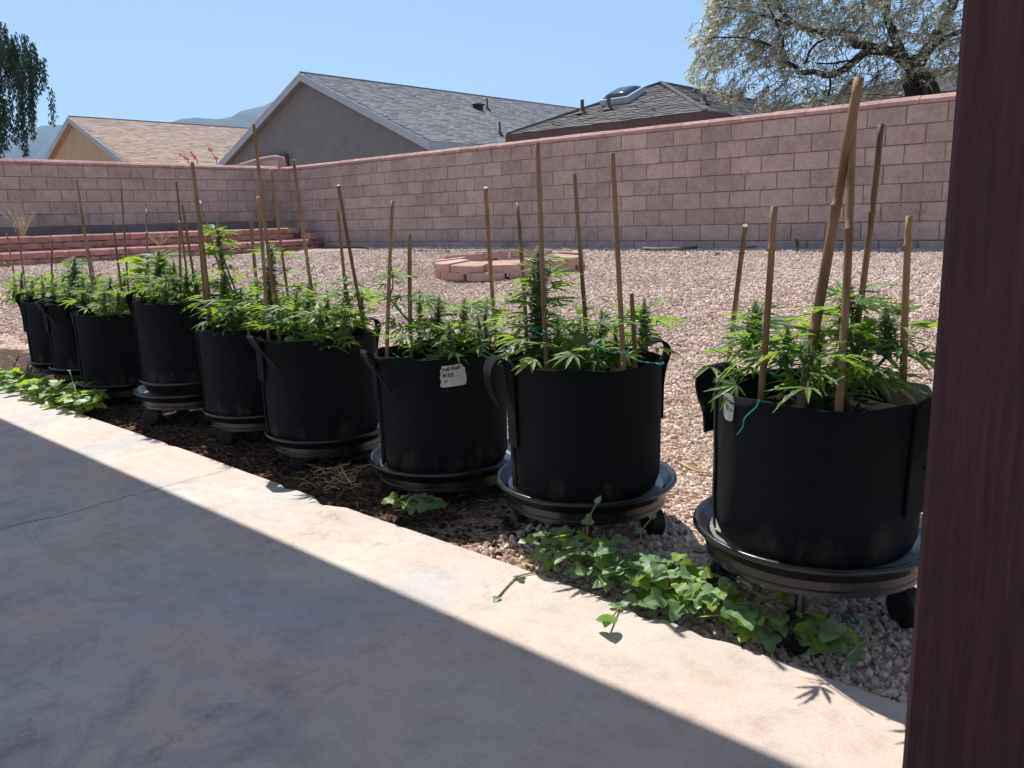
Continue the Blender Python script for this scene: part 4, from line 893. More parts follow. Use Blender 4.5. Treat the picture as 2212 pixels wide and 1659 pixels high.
for k in range(9,0,-1):
    u,v,zr,zb=BAGS[k]; L=Vector((u,v,zr-.05)); R_.seed(k*77)
    t=thing('cannabis_plant',PLB[k],'plant',L,'plants growing in the black fabric bags')
    far=k<=4; mid=k in(5,6)
    main=MB(); dn=1.0
    main.tube([Vector((0,0,-.03)),Vector((.004,.003,.03)),Vector((0,0,.07))],[.011,.010,.008],8)
    nleaf=0
    for ci,(x,yt,yb,dv,full) in enumerate(PL[k]):
        top=atY(x,yt,v+dv); bot=atY(x+U(-4,4),yb,v+dv*.8)
        root=L+Vector((U(-.01,.01),U(-.01,.01),U(.01,.06)))
        mid_=root.lerp(bot,.5)+Vector((0,0,-.015)); path=smoothpath([root,mid_,bot,bot.lerp(top,.5)+Vector((U(-.004,.004),0,0)),top-Vector((0,0,.012))],4)
        b=MB(); n=len(path); b.tube([p-L for p in path],[.0052-.0032*i/n for i in range(n)],6); b.obj('branch',M['stem'],t)
        ln=(top-bot).length; s=0; step=.030; j=0; ax=(top-bot).normalized()
        gapped=(k==7 and ci==0)
        while s<ln:
            f=s/ln; p=bot.lerp(top,f); r=(.088*full)*(1-.40*f)*U(.85,1.12); istop=s+step>=ln
            if not gapped or istop:
                put_bud(t,L,p-ax*.006,ax+Vector((U(-.12,.12),U(-.12,.12),0)),(.046 if not istop else .052)*(.8+.2*full),r,R_.choice(TOP if (istop or (f>.72)) else BUD))
            # leaves at this node
            nl=(3 if f>.5 else 2) if not gapped else (2 if R_.random()<.5 else 0)
            if istop: nl=6
            for q in range(nl):
                a=j*2.4+q*6.283/nl+U(-.4,.4); el=U(-.25,.35)+.25*f; d=Vector((math.cos(a)*math.cos(el),math.sin(a)*math.cos(el),math.sin(el)))
                sz=U(.060,.098)*(1.12-.42*f)*(.85+.25*full)
                put_leaf(t,L,p,d,sz,R_.choice(FAN if R_.random()>.28 else FANY),U(-.5,.5)); nleaf+=1
            s+=step; j+=1
    # skirt of foliage over the bag mouth
    nf={9:42,8:46,7:20,6:84,5:66,4:58,3:54,2:34,1:30}[k]
    for q in range(nf):
        a=U(0,6.28); rr=BR*math.sqrt(U(.0,.72)); p=L+Vector((rr*math.cos(a),rr*math.sin(a),U(.065,.145)+(.05*(1-rr/BR))))
        d=Vector((math.cos(a+U(-.7,.7)),math.sin(a+U(-.7,.7)),U(-.35,.45)))
        put_leaf(t,L,p,d,U(.045,.08),R_.choice(FAN if R_.random()>.2 else FANY),U(-.7,.7)); nleaf+=1
    main.obj('stem',M['stem'],t,smooth=True)
    # larger individual fan leaves seen in the photograph: x,y of the leaf base, direction in the picture, size
    SP={9:[(1632,735,-1,-.12,.105),(1625,770,-1,-.3,.10),(1590,815,-.8,-.9,.085,'y'),(1700,800,.3,-.9,.06,'y'),(1745,680,1,.15,.09),(1840,655,1,.12,.10),(1825,665,-1,.02,.10),(1925,735,1,.0,.085),(1800,790,1,-.5,.11),(1890,700,-1,-.1,.09),(1640,700,1,.05,.09),(1790,810,.9,-.8,.10),(1730,830,-.8,-.2,.06,'y')],
        8:[(1150,705,-1,.1,.13),(1150,728,-1,-.1,.12),(1135,632,-1,-.1,.11),(1185,650,1,.1,.11),(1215,775,.1,-1,.10),(1200,745,1,.0,.10),(1400,690,1,.05,.11),(1385,700,-1,.25,.09),(1140,775,-.6,.1,.07,'y'),(1290,700,1,.3,.09),(1180,600,1,.35,.10),(1330,760,.8,-.2,.08,'y')],
        7:[(850,598,-1,.2,.08),(852,600,1,.1,.09),(880,640,1,.15,.10),(910,650,1,-.1,.09),(905,690,.9,-.1,.09),(1010,665,1,-.1,.10),(935,700,-1,-.1,.09),(860,700,-.9,.1,.08),(950,745,.9,.1,.07,'y'),(870,640,-1,-.1,.08),(960,665,1,.15,.10)],
        6:[(600,700,-1,-.1,.12,'y'),(590,660,-1,.05,.13),(760,625,1,.05,.12),(780,635,1,-.1,.12),(740,640,-1,.1,.12),(620,560,1,.15,.11),(610,585,1,-.05,.12),(680,705,.6,-.8,.07,'y'),(600,725,-.6,-.8,.08),(670,730,.2,-.9,.08),(735,720,.8,-.4,.09)],
        5:[(465,640,-1,.1,.13,'y'),(440,655,-1,-.1,.11,'y'),(478,545,1,-.2,.10),(472,500,1,.15,.09),(470,505,-1,.3,.09),(470,545,-1,.2,.09),(505,700,.1,-1,.10),(530,640,1,.3,.1),(490,700,-.5,-.8,.09)],
        4:[(320,565,-1,.1,.14,'y'),(315,580,-1,-.3,.12,'y'),(395,612,1,.0,.12,'y'),(355,552,1,.05,.11),(335,552,-1,.2,.10)],
        3:[(190,645,-1,-.1,.12,'y'),(180,660,-.8,-.3,.09),(275,610,1,.1,.11)],2:[(165,572,1,.1,.10),(150,580,-1,.1,.09)],1:[(40,618,-1,-.5,.13),(35,605,-1,.1,.11),(45,625,-.5,-.9,.10)]}
    xr=Vector((rt.x,rt.y,0)).normalized()
    for wx,wy,wz in {6:[(-2.59,1.63,.60),(-2.49,1.66,.57)],5:[(-3.13,1.64,.60)],8:[(-1.45,1.65,.57),(-1.28,1.64,.55)],9:[(-.86,1.57,.56),(-.62,1.57,.545)],7:[(-2.02,1.69,.53)]}.get(k,[]):
        d=Vector((U(-.5,.3),-1,U(-.2,.15))); put_leaf(t,L,Vector((wx,wy+.06,wz)),d,U(.085,.11),R_.choice(FAN),U(-.2,.2))
    for e in SP[k]:
        x,y,dx,dz,sz=e[:5]; p=atY(x,y,v-.03+U(-.04,.04)); d=xr*dx+Vector((fw.x,fw.y,0))*U(-.35,.25)+Vector((0,0,dz))
        o=put_leaf(t,L,p-d.normalized()*sz*.3,d,sz,R_.choice(FANY if len(e)>5 else FAN),U(-.45,.45))
# ------------------------------------------------------------------ bamboo stakes
ST=[ # bag, top(x,y), bottom(x,y), dv_top, dv_bottom, radius, label
(9,(1610,487),(1573,800),.14,.13,.0078,'short straight stake at the back left of the rightmost bag'),
(9,(1673,445),(1643,862),-.10,-.10,.0085,'upright stake at the front left of the rightmost bag'),
(9,(1856,168),(1734,857),.02,-.06,.0125,'thickest stake, leaning right and reaching highest against the tree'),
(9,(1843,236),(1811,880),.03,-.17,.0095,'stake crossing behind the thickest leaning stake near its top'),
(9,(1904,268),(1828,850),.10,.06,.0080,'slender stake with a dark node leaning right against the block wall'),
(9,(1964,466),(1952,872),-.02,-.06,.0082,'short upright stake nearest the maroon post'),
(8,(1161,308),(1181,797),-.12,-.12,.0080,'tall stake running up the front of the thickest bud'),
(8,(1117,438),(1137,760),.10,.10,.0072,'shorter stake behind the left side of the thickest bud'),
(8,(1241,376),(1268,740),.13,.13,.0075,'stake rising in front of the right end of the fire pit'),
(8,(1323,330),(1347,802),-.12,-.12,.0080,'tall stake just right of the fire pit'),
(8,(1364,633),(1371,780),-.02,-.02,.0075,'shortest stake, topped beside a small leafy top'),
(7,(1049,405),(1074,765),-.02,-.02,.0080,'stake standing in front of the left end of the fire pit centre'),
(7,(885,507),(889,768),.05,.05,.0090,'short thick stake with a pale cut end left of the fire pit'),
(7,(848,433),(837,738),.02,.02,.0080,'stake beside the lone leafy top of the sparse plant'),
(6,(731,400),(790,724),-.06,-.08,.0075,'stake leaning left at the right rim of the bushy plant bag'),
(6,(730,455),(757,730),.12,.12,.0075,'shorter stake just left of the leaning rim stake'),
(6,(634,345),(684,700),.10,.05,.0085,'stake topped level with the wall cap at the yard corner'),
(6,(585,362),(630,690),.14,.10,.0065,'thin stake against the wall corner with a dark node low down'),
(6,(548,268),(600,700),.0,.0,.0085,'stake that rises above the wall against the grey gable'),
(6,(557,425),(578,706),-.05,-.05,.0080,'dark stake left of the tall pointed bud'),
(5,(541,473),(561,690),.06,.06,.0085,'short stake with a black clip near its top'),
(5,(432,434),(508,690),.12,.06,.0065,'thin leaning stake behind the spindly top'),
(5,(415,350),(457,710),-.04,-.06,.0105,'thick dark stake left of the spindly plant'),
(5,(424,400),(448,700),.01,.0,.0085,'white tipped stake bound to the thick dark one'),
(4,(394,443),(426,650),.05,.05,.0070,'right stake of the pair beside the raised bag plant'),
(4,(381,392),(412,650),.10,.08,.0060,'thin taller stake of the pair beside the raised bag plant'),
(4,(387,478),(389,650),-.02,-.02,.0070,'short white tipped stake in the raised bag'),
(4,(316,452),(322,645),.10,.10,.0060,'faint thin stake at the left of the raised bag'),
(3,(262,405),(279,650),.08,.06,.0060,'tall thin stake right of the vine side bag centre'),
(3,(244,478),(266,650),.0,.0,.0070,'short stake with a flat tip over the third bag from the left'),
(3,(184,505),(214,655),.06,.04,.0065,'short leaning stake over the third bag from the left'),
(3,(166,388),(207,665),-.06,-.08,.0080,'tall kinked stake at the left of the third bag'),
(2,(113,515),(112,655),-.10,-.10,.0070,'short upright stake at the left rim of the second bag'),
(1,(37,490),(60,660),-.06,-.08,.0070,'right one of two stakes in the leftmost bag'),
(1,(14,505),(42,655),.06,.02,.0065,'left one of two stakes at the far left')]
for (k,tp,bt,d1,d0,r,lab) in ST:
    u,v,zr,zb=BAGS[k]; R_.seed(int(tp[0])); r*=.88; T=atY(*tp,v+d1)
    for dd in sorted([i*.008 for i in range(-40,41)],key=abs):
        B=atY(*bt,v+d0+dd); ax=(T-B).normalized(); Bz=B-ax*((B.z-(zr-.06))/ax.z)
        if math.hypot(Bz.x-u,Bz.y-v)<BR-.03: break
    B=B-ax*((B.z-(zr-.065))/ax.z)
    ln=(T-B).length; n=int(ln/.035)+2; pts=[];rs=[]; sd=ax.cross(Vector((0,1,0))).normalized(); nxt=U(.08,.2); kink=U(-1,1)*.004
    for i in range(n+1):
        f=i/n; s=f*ln; p=B.lerp(T,f)+sd*(math.sin(f*math.pi*U(.98,1.02))*kink*ln*3); rr=r*(1.06-.12*f)
        pts.append(p-B); rs.append(rr)
        if s>nxt and i<n-1:
            e=.004; pts+= [p-B+ax*e*.6,p-B+ax*e*1.4,p-B+ax*e*2.2]; rs+=[rr*1.22,rr*1.25,rr*.98]; nxt=s+U(.16,.30)
    b=MB(); b.tube(pts,rs,9,0,True,1); o=b.obj('bamboo_stake',[M['bamboo'],M['cut']],loc=B,smooth=False); tag(o,'bamboo '+lab,'stake','bamboo stakes in the bags')
    # smooth only sides
    o.data.polygons.foreach_set('use_smooth',[len(pl.vertices)==4 for pl in o.data.polygons])
# teal plant ties
def tie(x0,y0,x1,y1,v,lab,sag=.01,loop=True):
    a=atY(x0,y0,v); c=atY(x1,y1,v+U(-.03,.03)); m_=a.lerp(c,.5)-Vector((0,0,sag)); b=MB()
    pts=smoothpath([a,a.lerp(m_,.5)+Vector((0,0,U(-.006,.006))),m_,m_.lerp(c,.5)+Vector((0,0,U(-.006,.006))),c],4)
    b.tube([p-a for p in pts],.0013,5)
    if loop:
        for q in (a,c): b.tube([q-a+Vector((.011*math.cos(w_),.011*math.sin(w_),.002*math.sin(w_*2))) for w_ in np.linspace(0,6.2,12)],.0013,5)
    o=b.obj('plant_tie',M['tie'],loc=a,smooth=True); tag(o,lab,'tie','teal twist ties')
tie(1643,805,1735,800,1.70,'teal tie strung between two stakes low over the rightmost bag')
tie(1735,800,1815,770,1.72,'teal tie reaching up to the stake crossing the thickest one')
tie(1955,760,1860,745,1.76,'teal tie pulling a bud toward the stake nearest the post')
def surf(k,x,y,off=.004):
    r,z=rel_of(k,x,y); u,v,zr,zb=BAGS[k]; a=AN[k](r); q=bagR(k,a,max(0,min(1,(z-zb)/(zr-zb))))+off
    return Vector((u+q*math.cos(a),v+q*math.sin(a),z))
pp=[surf(9,x,y,o_) for x,y,o_ in ((1648,862,.012),(1638,878,.006),(1622,893,.006),(1612,905,.007),(1608,922,.006),(1598,938,.010))]
b=MB(); b.tube([p-pp[0] for p in smoothpath(pp,4)],.0015,5); o=b.obj('plant_tie',M['tie'],loc=pp[0],smooth=True); tag(o,'loose teal tie hanging down the bag front beside the folded tag','tie','teal twist ties')
tie(1345,760,1290,745,1.76,'teal tie around the tall stake right of the fire pit')
tie(1425,785,1348,762,1.80,'teal tie tied off at the upright handle loop')
tie(1181,715,1150,710,1.74,'teal tie around the stake in front of the thickest bud')
tie(838,760,880,770,1.85,'teal tie curled on the rim of the bag with the paper tag')
tie(1040,745,1075,770,1.85,'teal tie hanging by the stake at the right rim of the tagged bag')
tie(578,680,560,665,1.80,'teal tie on the dark stake beside the tall pointed bud')
tie(448,555,472,548,1.86,'teal tie holding the spindly top to the thick stake')
tie(255,650,240,665,1.78,'teal tie in the leaves of the third bag from the left')
# ------------------------------------------------------------------ vines
def vine_mesh(i,lobes=True,mt='vine'):
    q=random.Random(i+900); b=MB(); pts=[]
    prof=[(0,.0),(-.12,.22),(-.16,.42),(.0,.56),(.20,.58),(.34,.42),(.45,.30),(.62,.30),(.80,.22),(1,0)] if lobes else [(0,0),(-.14,.18),(-.16,.36),(0,.5),(.22,.50),(.5,.38),(.78,.2),(1,0)]
    L_=[(x,y*q.uniform(.9,1.1)) for x,y in prof]; R2=[(x,-y*q.uniform(.9,1.1)) for x,y in prof]
    def z(x,y): return .10*abs(y)-.16*x*x+.03*math.sin(x*7+y*5+i)
    c=[(x,0) for x,y in prof]; n=len(prof); vs=[]
    for arr in (L_,[(x,y*.5) for x,y in L_],[(max(0,x),0) for x,y in L_],[(x,y*.5) for x,y in R2],R2):
        for x,y in arr: vs.append((x,y,z(x,y)))
    fs=[(j*n+k,j*n+k+1,(j+1)*n+k+1,(j+1)*n+k) for j in range(4) for k in range(n-1)]
    b.add(vs,fs); return b.mesh('leaf',[M[mt]])
VM=[vine_mesh(i) for i in range(4)]+[vine_mesh(i+10,False) for i in range(2)]
VY=[vine_mesh(i+20,True,'viney') for i in range(3)]
def vine(label,cl,nleaf,szr,tend,group='leafy ground vines at the patio edge',seed=1,yel=.30):
    """cl: list of (x,y) picture points on the ground -> centre line"""
    R_.seed(seed); gp=[]
    for x,y,hh in cl:
        d=ray(x,y); t_=(.0-HE)/d.z; gp.append(((EYE+d*t_),hh))
    L=gp[0][0].copy(); t=thing('ground_vine',label,'vine',L,group)
    b=MB()
    for s in range(3):
        pts=[p+Vector((U(-.03,.03),U(-.03,.03),U(.0,.03))) for p,_ in gp]
        b.tube([p-L for p in smoothpath(pts,4)],.0022,5)
    heads=[]
    for q in range(nleaf):
        f=U(0,len(gp)-1.001); i=int(f); p=gp[i][0].lerp(gp[i+1][0],f-i); hh=gp[i][1]*(1-f+i)+gp[i+1][1]*(f-i)
        a=U(0,6.28); rr=hh*1.1*math.sqrt(R_.random()); z=.015+hh*R_.random()*(1-.4*rr/(hh*1.1))
        P=p+Vector((rr*math.cos(a)*1.3,rr*math.sin(a)*.62+z*.25,z))
        base=Vector((P.x*.6+p.x*.4,P.y*.6+p.y*.4,.0)); 
        if q%3==0: b.tube([base-L,(base.lerp(P,.5)+Vector((0,0,.01)))-L,P-L],.0013,4)
        d=Vector((math.cos(a+U(-1,1)),math.sin(a+U(-1,1))-.35,U(-.45,.35))); sz=U(*szr)
        put_leaf(t,L,P,d,sz,R_.choice(VY if R_.random()<yel else VM),U(-.6,.6),'leaf')
    for td in tend:
        pts=[]
        for (x,y,z) in td:
            d=ray(x,y); t_=(z-HE)/d.z; pts.append(EYE+d*t_)
        b.tube([p-L for p in smoothpath(pts,5)],[.0022]*(len(pts)*5-4),5)
        put_leaf(t,L,pts[-1],pts[-1]-pts[-2],.022,VM[4],0,'leaf'); 
        if len(pts)>2: put_leaf(t,L,pts[1],Vector((U(-1,1),U(-1,1),.3)),.03,VM[0],0,'leaf')
    b.obj('runner',M['vstem'],t,smooth=True)
vine('large pale green vine spilling over the patio edge below the two nearest bags',[(1200,1215,.07),(1270,1238,.10),(1350,1272,.10),(1420,1297,.11),(1500,1322,.11),(1580,1345,.10),(1660,1375,.05)],270,(.026,.052),
 [[(1270,1210,0.02),(1270,1130,.10),(1290,1085,.15)],[(1390,1180,.03),(1385,1150,.06),(1408,1118,.09)],[(1180,1235,.004),(1120,1245,.004),(1075,1290,.004)],[(1370,1265,.01),(1340,1310,.005),(1312,1345,.02)],[(1620,1340,.0),(1630,1270,.06),(1690,1250,.08),(1720,1262,.08)],[(1650,1300,.02),(1710,1285,.05),(1745,1250,.08)]],seed=3)
vine('small separate vine sprig with a curling tip close to the post',[(1740,1385,.03),(1770,1395,.035),(1800,1415,.03)],30,(.032,.05),[[(1820,1430,0),(1855,1395,.05),(1880,1370,.06),(1868,1350,.07)]],seed=5)
vine('little vine tuft in the shade under the third caddy from the right',[(865,1100,.03),(905,1105,.035),(945,1100,.03)],24,(.035,.05),[],seed=7)
vine('bright green vine patch at the far left end of the concrete edge',[(-40,815,.07),(10,835,.10),(60,850,.11),(110,865,.12),(160,880,.12),(205,888,.10)],210,(.045,.075),[[(170,870,.05),(165,850,.1),(150,800,.16)],[(60,830,.05),(40,790,.12),(20,770,.15)]],seed=9,yel=.6)
# stray curled leaf on the slab
d=ray(1312,1362); P=EYE+d*(-HE/d.z); o=put('fallen_leaf',VM[5],mtx=Matrix.Translation(P+Vector((0,0,.022)))@basis(Vector((.3,-.4,.9)))@Matrix.Diagonal((.04,.05,.04,1))); tag(o,'lone round leaf standing on the bright concrete below the large vine','leaf')
# ------------------------------------------------------------------ trees
def T3(x,y): return ((2100+x/1.9003)/1.4756, y/1.9003/1.4756)
def flowering_tree():
    R_.seed(21); V0=11.6; base=atY(*T3(1660,560),V0); L=Vector((base.x,V0,.45))
    t=thing('flowering_tree','pale leaved flowering tree with dark crooked limbs leaning over the wall at right','tree',L)
    def P(x,y,dv=0): return atY(*T3(x,y),V0+dv)-L
    b=MB(); b.tube(smoothpath([Vector((.25,0,0)),Vector((.15,0,.9)),P(1650,560),P(1560,440),P(1470,350),P(1360,300,-.1)],4),[.13-.0033*i for i in range(21)],10)
    b.tube(smoothpath([Vector((.2,.1,.5)),P(1545,580),P(1530,500,.1),P(1600,350,.2),P(1750,100,.3),P(1830,-120,.3)],4),[.11-.003*i for i in range(21)],9)
    b.obj('trunk',M['bark'],t,smooth=True)
    limbs=[([(1360,300,-.1),(1270,310,-.1),(1180,370,-.2),(1110,430,-.3),(1040,460,-.3),(940,440,-.3),(850,440,-.4),(825,400,-.4),(750,360,-.5),(735,310,-.5)],.060,.020),
     ([(1360,300,-.1),(1200,270,0),(1180,240,.1),(1130,200,.1),(1040,195,.1),(950,182,0),(860,165,-.1),(740,60,-.2),(700,-60,-.2)],.060,.022),
     ([(1040,460,-.3),(1045,520,-.3),(1025,590,-.35)],.018,.010),([(880,390,-.3),(930,290,-.2),(1010,240,-.1)],.020,.012),
     ([(1470,350,0),(1420,200,.2),(1380,60,.3),(1400,-150,.3)],.07,.03),([(735,310,-.5),(740,230,-.6),(700,120,-.6),(640,0,-.6)],.022,.012),
     ([(735,310,-.5),(600,250,-.6),(450,230,-.7),(300,240,-.8)],.018,.007),([(1180,240,.1),(1240,120,.2),(1230,-40,.3)],.03,.015),([(1500,380,0),(1650,300,-.2),(1760,220,-.3),(1900,150,-.3)],.05,.015),
     ([(860,165,-.1),(600,80,-.3),(420,40,-.4),(330,60,-.5)],.018,.006),([(1180,370,-.2),(1030,378,-.2),(960,385,-.2)],.015,.008)]
    segs=[]
    for pts,r0,r1 in limbs:
        b=MB(); sp=smoothpath([P(*p) for p in pts],5); n=len(sp)
        sp=[p+Vector((noise.noise(p*4),noise.noise(p*4+Vector((9,9,9))),noise.noise(p*4+Vector((4,1,7)))))*.03 for p in sp]
        b.tube(sp,[r0+(r1-r0)*i/n for i in range(n)],7); b.obj('limb',M['bark'],t,smooth=True); segs+=sp
    lv=MB();fl=MB();tw=MB()
    def leaf(p,d,ln,wd):
        d=d.normalized(); s=d.cross(Vector((U(-.4,.4),U(-.4,.4),1))).normalized(); nn=s.cross(d)
        m1=p+d*ln*.35+nn*ln*.03; e=p+d*ln+Vector((0,0,-ln*.22))
        m2=p+d*ln*.7-Vector((0,0,ln*.08))
        lv.add([p,m1+s*wd/2,m1-s*wd/2,m2+s*wd*.38,m2-s*wd*.38,e],[(0,1,2),(1,3,4,2),(3,5,4)],0)
    def dens(x,y):
        # picture density of the crown (T3 coordinates)
        if x<120: return 0
        left=np.interp(y,[-200,0,60,100,150,185,215,260,330,420,470,520,560],[260,285,285,260,230,150,160,190,200,170,150,185,330])
        if y in () or x<left: return 0
        bot=np.interp(x,[120,200,330,450,560,700,900,1100,1300,1500,1650,1800,2200],[520,520,610,640,680,690,660,640,630,560,500,520,540])
        if y>bot: return 0
        d=1.0
        if 330<x<760 and y>400+ (x-330)*.0 and y<560: d=.22
        if 760<x<1180 and 230<y<440: d=.30
        if 700<x<1050 and 460<y<600: d=.35
        if x>1180: d=.62
        if 1200<x<1560 and 250<y<560: d=.42
        if 900<x<1150 and y<90: d=.6
        return d
    cnt=0
    while cnt<2600:
        x=U(130,2250); y=U(-260,690); 
        if R_.random()>dens(x,y): continue
        nn=noise.noise((x*.012,y*.012,1))
        if R_.random()>.8+nn*1.1: continue
        cnt+=1; dv=U(-1.0,.9); p=P(x,y,dv)
        # twig to a point slightly up/right
        q=p+Vector((U(.02,.22),U(-.05,.1),U(.0,.2))); tw.tube([q,q.lerp(p,.5)+Vector((U(-.02,.02),0,.02)),p],[.0045,.003,.0018],4,cap=False)
        for i in range(R_.randint(9,14)):
            f=R_.random(); s=q.lerp(p,.35+.65*f); a=U(0,6.28); leaf(s,Vector((math.cos(a),math.sin(a),U(-1.0,.5))),U(.06,.12),U(.013,.021))
        if R_.random()<.75:
            for i in range(R_.randint(1,4)):
                c=p+Vector((U(-.05,.05),U(-.05,.05),U(-.02,.05)))
                for a in np.arange(0,6.2,1.256):
                    d=Vector((math.cos(a),math.sin(a)*.8,U(.1,.7))); s=d.cross(Vector((0,0,1))).normalized()*.011
                    fl.add([c,c+d*.018+s,c+d*.034,c+d*.018-s],[(0,1,2,3)])
    # bare looping twigs in the thin part
    for i in range(260):
        x=U(330,1500); y=U(120,600); p=P(x,y,U(-.9,.6)); a=U(0,6.28); ln=U(.15,.45); pts=[p]; d=Vector((math.cos(a),U(-.3,.3),math.sin(a)))
        for j in range(4): d=(d+Vector((U(-.5,.5),U(-.3,.3),U(-.5,.5)))).normalized(); pts.append(pts[-1]+d*ln/4)
        tw.tube(pts,[.006,.005,.004,.003,.002],4,cap=False)
    lv.obj('leaves',M['tleaf'],t,kind='stuff'); fl.obj('flowers',M['tflower'],t,kind='stuff'); tw.obj('twigs',M['bark'],t,kind='stuff')
flowering_tree()
def weeping_tree():
    R_.seed(31); T=24; c=atT(-190,330,T); L=Vector((c.x,c.y,0))
    t=thing('weeping_tree','dark weeping tree with hanging foliage at the left edge','tree',L)
    b=MB(); b.tube([Vector((0,0,0)),Vector((.1,0,2)),Vector((.3,.1,4)),Vector((.6,.2,5.6))],[.3,.24,.16,.07],9)
    b.obj('trunk',M['bark'],t,smooth=True)
    lv=MB();tw=MB(); xr=Vector((rt.x,rt.y,0)).normalized(); yr=Vector((fw.x,fw.y,0)).normalized()
    # strands: start (x,y), length in px
    S=[]
    for i in range(560):
        x=U(-330,56); tope=np.interp(x,[-330,-200,-60,0,10,30,55,70,84],[200,60,20,45,30,70,95,105,125]); y=tope+abs(U(0,1))**1.6*230
        bot=np.interp(x,[-330,-100,0,35,40,60,68,78,84],[330,340,340,335,300,325,300,190,180])
        gap=noise.noise((x*.06,y*.004,2)); 
        if gap>.24: continue
        if 52<x and y>190: continue
        ln=min(U(30,120),bot-y)
        if ln<8: continue
        S.append((x,y,ln,U(-1.6,1.6)))
    for x,y,ln,dp in S:
        p=atT(x,y,T)-L+yr*dp; q=atT(x+U(0,10),y+ln,T)-L+yr*dp; n=max(4,int(ln/2.2)); tw.tube([p,p.lerp(q,.5)+xr*.05,q],[.012,.008,.004],3,cap=False)
        for j in range(n):
            for r in range(3):
                s=p.lerp(q,(j+R_.random())/n)+xr*U(-.09,.09)+yr*U(-.1,.1); a=U(0,6.28); d=Vector((math.cos(a)*.5,math.sin(a)*.5,-1)).normalized(); sd=d.cross(Vector((math.sin(a),-math.cos(a),.2))).normalized()*U(.012,.028); l=U(.08,.17)
                lv.add([s,s+d*l*.4+sd,s+d*l,s+d*l*.4-sd],[(0,1,2,3)])
    for (x,y,x1,y1) in ((-150,120,0,190),(-150,150,60,140),(-120,100,44,120),(-100,110,-5,85)):
        a=atT(x,y,T)-L; e=atT(x1,y1,T)-L; tw.tube(smoothpath([a,a.lerp(e,.5)+Vector((0,0,.25)),e],4),[.06,.05,.045,.04,.035,.03,.025,.02,.015],5)
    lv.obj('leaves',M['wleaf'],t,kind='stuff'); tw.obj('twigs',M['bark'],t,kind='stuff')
weeping_tree()
# ------------------------------------------------------------------ small things in the yard
def gpt(x,y,dz=0):
    d=ray(x,y); s=.5
    while s<60:
        p=EYE+d*s
        if p.y<EDGE: zz=0
        else: zz=G(p.x,min(p.y,9.5))
        if p.z<=zz: return Vector((p.x,p.y,zz+dz))
        s+=.01
    return EYE+d*10
def ytube(name,pts,r,mt,label,cat,taper=1,wob=0,seed=1,dz=.006):
    R_.seed(seed); P=smoothpath([gpt(x,y,dz) for x,y in pts],6); P=[p+Vector((U(-wob,wob),U(-wob,wob),abs(U(-wob,wob)))) for p in P]
    L=P[0].copy(); n=len(P); b=MB(); b.tube([p-L for p in P],[r*(1-(1-taper)*i/n) for i in range(n)],8); o=b.obj(name,mt,loc=L,smooth=True); tag(o,label,cat); return o
ytube('garden_tube',[(690,694),(760,690),(810,686),(850,680),(890,676),(930,674),(975,668)],.011,M['hose'],'white plastic tube lying on gravel behind the tagged bag','tube')
ytube('drip_line',[(560,552),(600,549),(640,543),(680,537),(720,535),(775,536),(830,540)],.014,M['drip'],'dark drip line curving over gravel below the planter corner','hose')
ytube('drip_line',[(900,543),(1000,542),(1150,541),(1300,542),(1450,547)],.008,M['drip'],'thin dark line stretched along the foot of the long wall','hose')
ytube('fallen_branch',[(1390,543),(1440,544),(1490,541),(1530,532),(1555,530),(1590,538),(1620,541),(1648,533)],.022,M['deadwood'],'crooked grey dead branch on gravel near the long wall','branch',.35,.008,3,.03)
ytube('dry_stick',[(1470,1008),(1490,1020),(1512,1028),(1535,1030)],.006,M['straw'],'short pale dry stick on gravel between the two nearest bags','stick',.5,.001,4,.012)
ytube('dry_stick',[(735,1010),(745,1028),(757,1048)],.0045,M['straw'],'thick dry stick among straw below the fourth bag','stick',.7,.001,5,.008)
ytube('cable',[(1570,1335),(1620,1352),(1650,1375),(1690,1395)],.006,M['drip'],'black scrap of tubing on the soil at the edge below the near vine','tube',.8,.004,6,.004)
# straw litter
def offslab():
    while True:
        p=gpt(U(300,1200),U(930,1180),.003)
        if p.y>EDGE+.02: return p
def litter(n,fn,ln,r,mt,name,label,cat):
    b=MB()
    for i in range(n):
        p=fn(); a=U(0,6.28); l=U(*ln); d=Vector((math.cos(a),math.sin(a),U(-.05,.35)))*l
        b.tube([p,p+d*.5+Vector((U(-.1,.1)*l,U(-.1,.1)*l,U(0,.15)*l)),p+d],r*U(.6,1.2),4)
    o=b.obj(name,mt,kind='stuff'); tag(o,label,cat,kind='stuff')
R_.seed(41)
litter(90,lambda:gpt(U(670,775),U(1005,1060),.004),(.02,.09),.0012,M['straw'],'straw_litter','tangle of dry straw on the soil below the fourth bag','straw')
litter(150,lambda:gpt(U(1435,1545),U(860,1030),.012),(.01,.06),.0012,M['straw'],'dry_grass_bits','scattered dry grass bits on gravel between the two nearest bags','straw')
litter(160,lambda:offslab() ,(.01,.04),.001,M['straw'],'twig_bits','tiny twig bits on the dark soil under the bags','twigs')
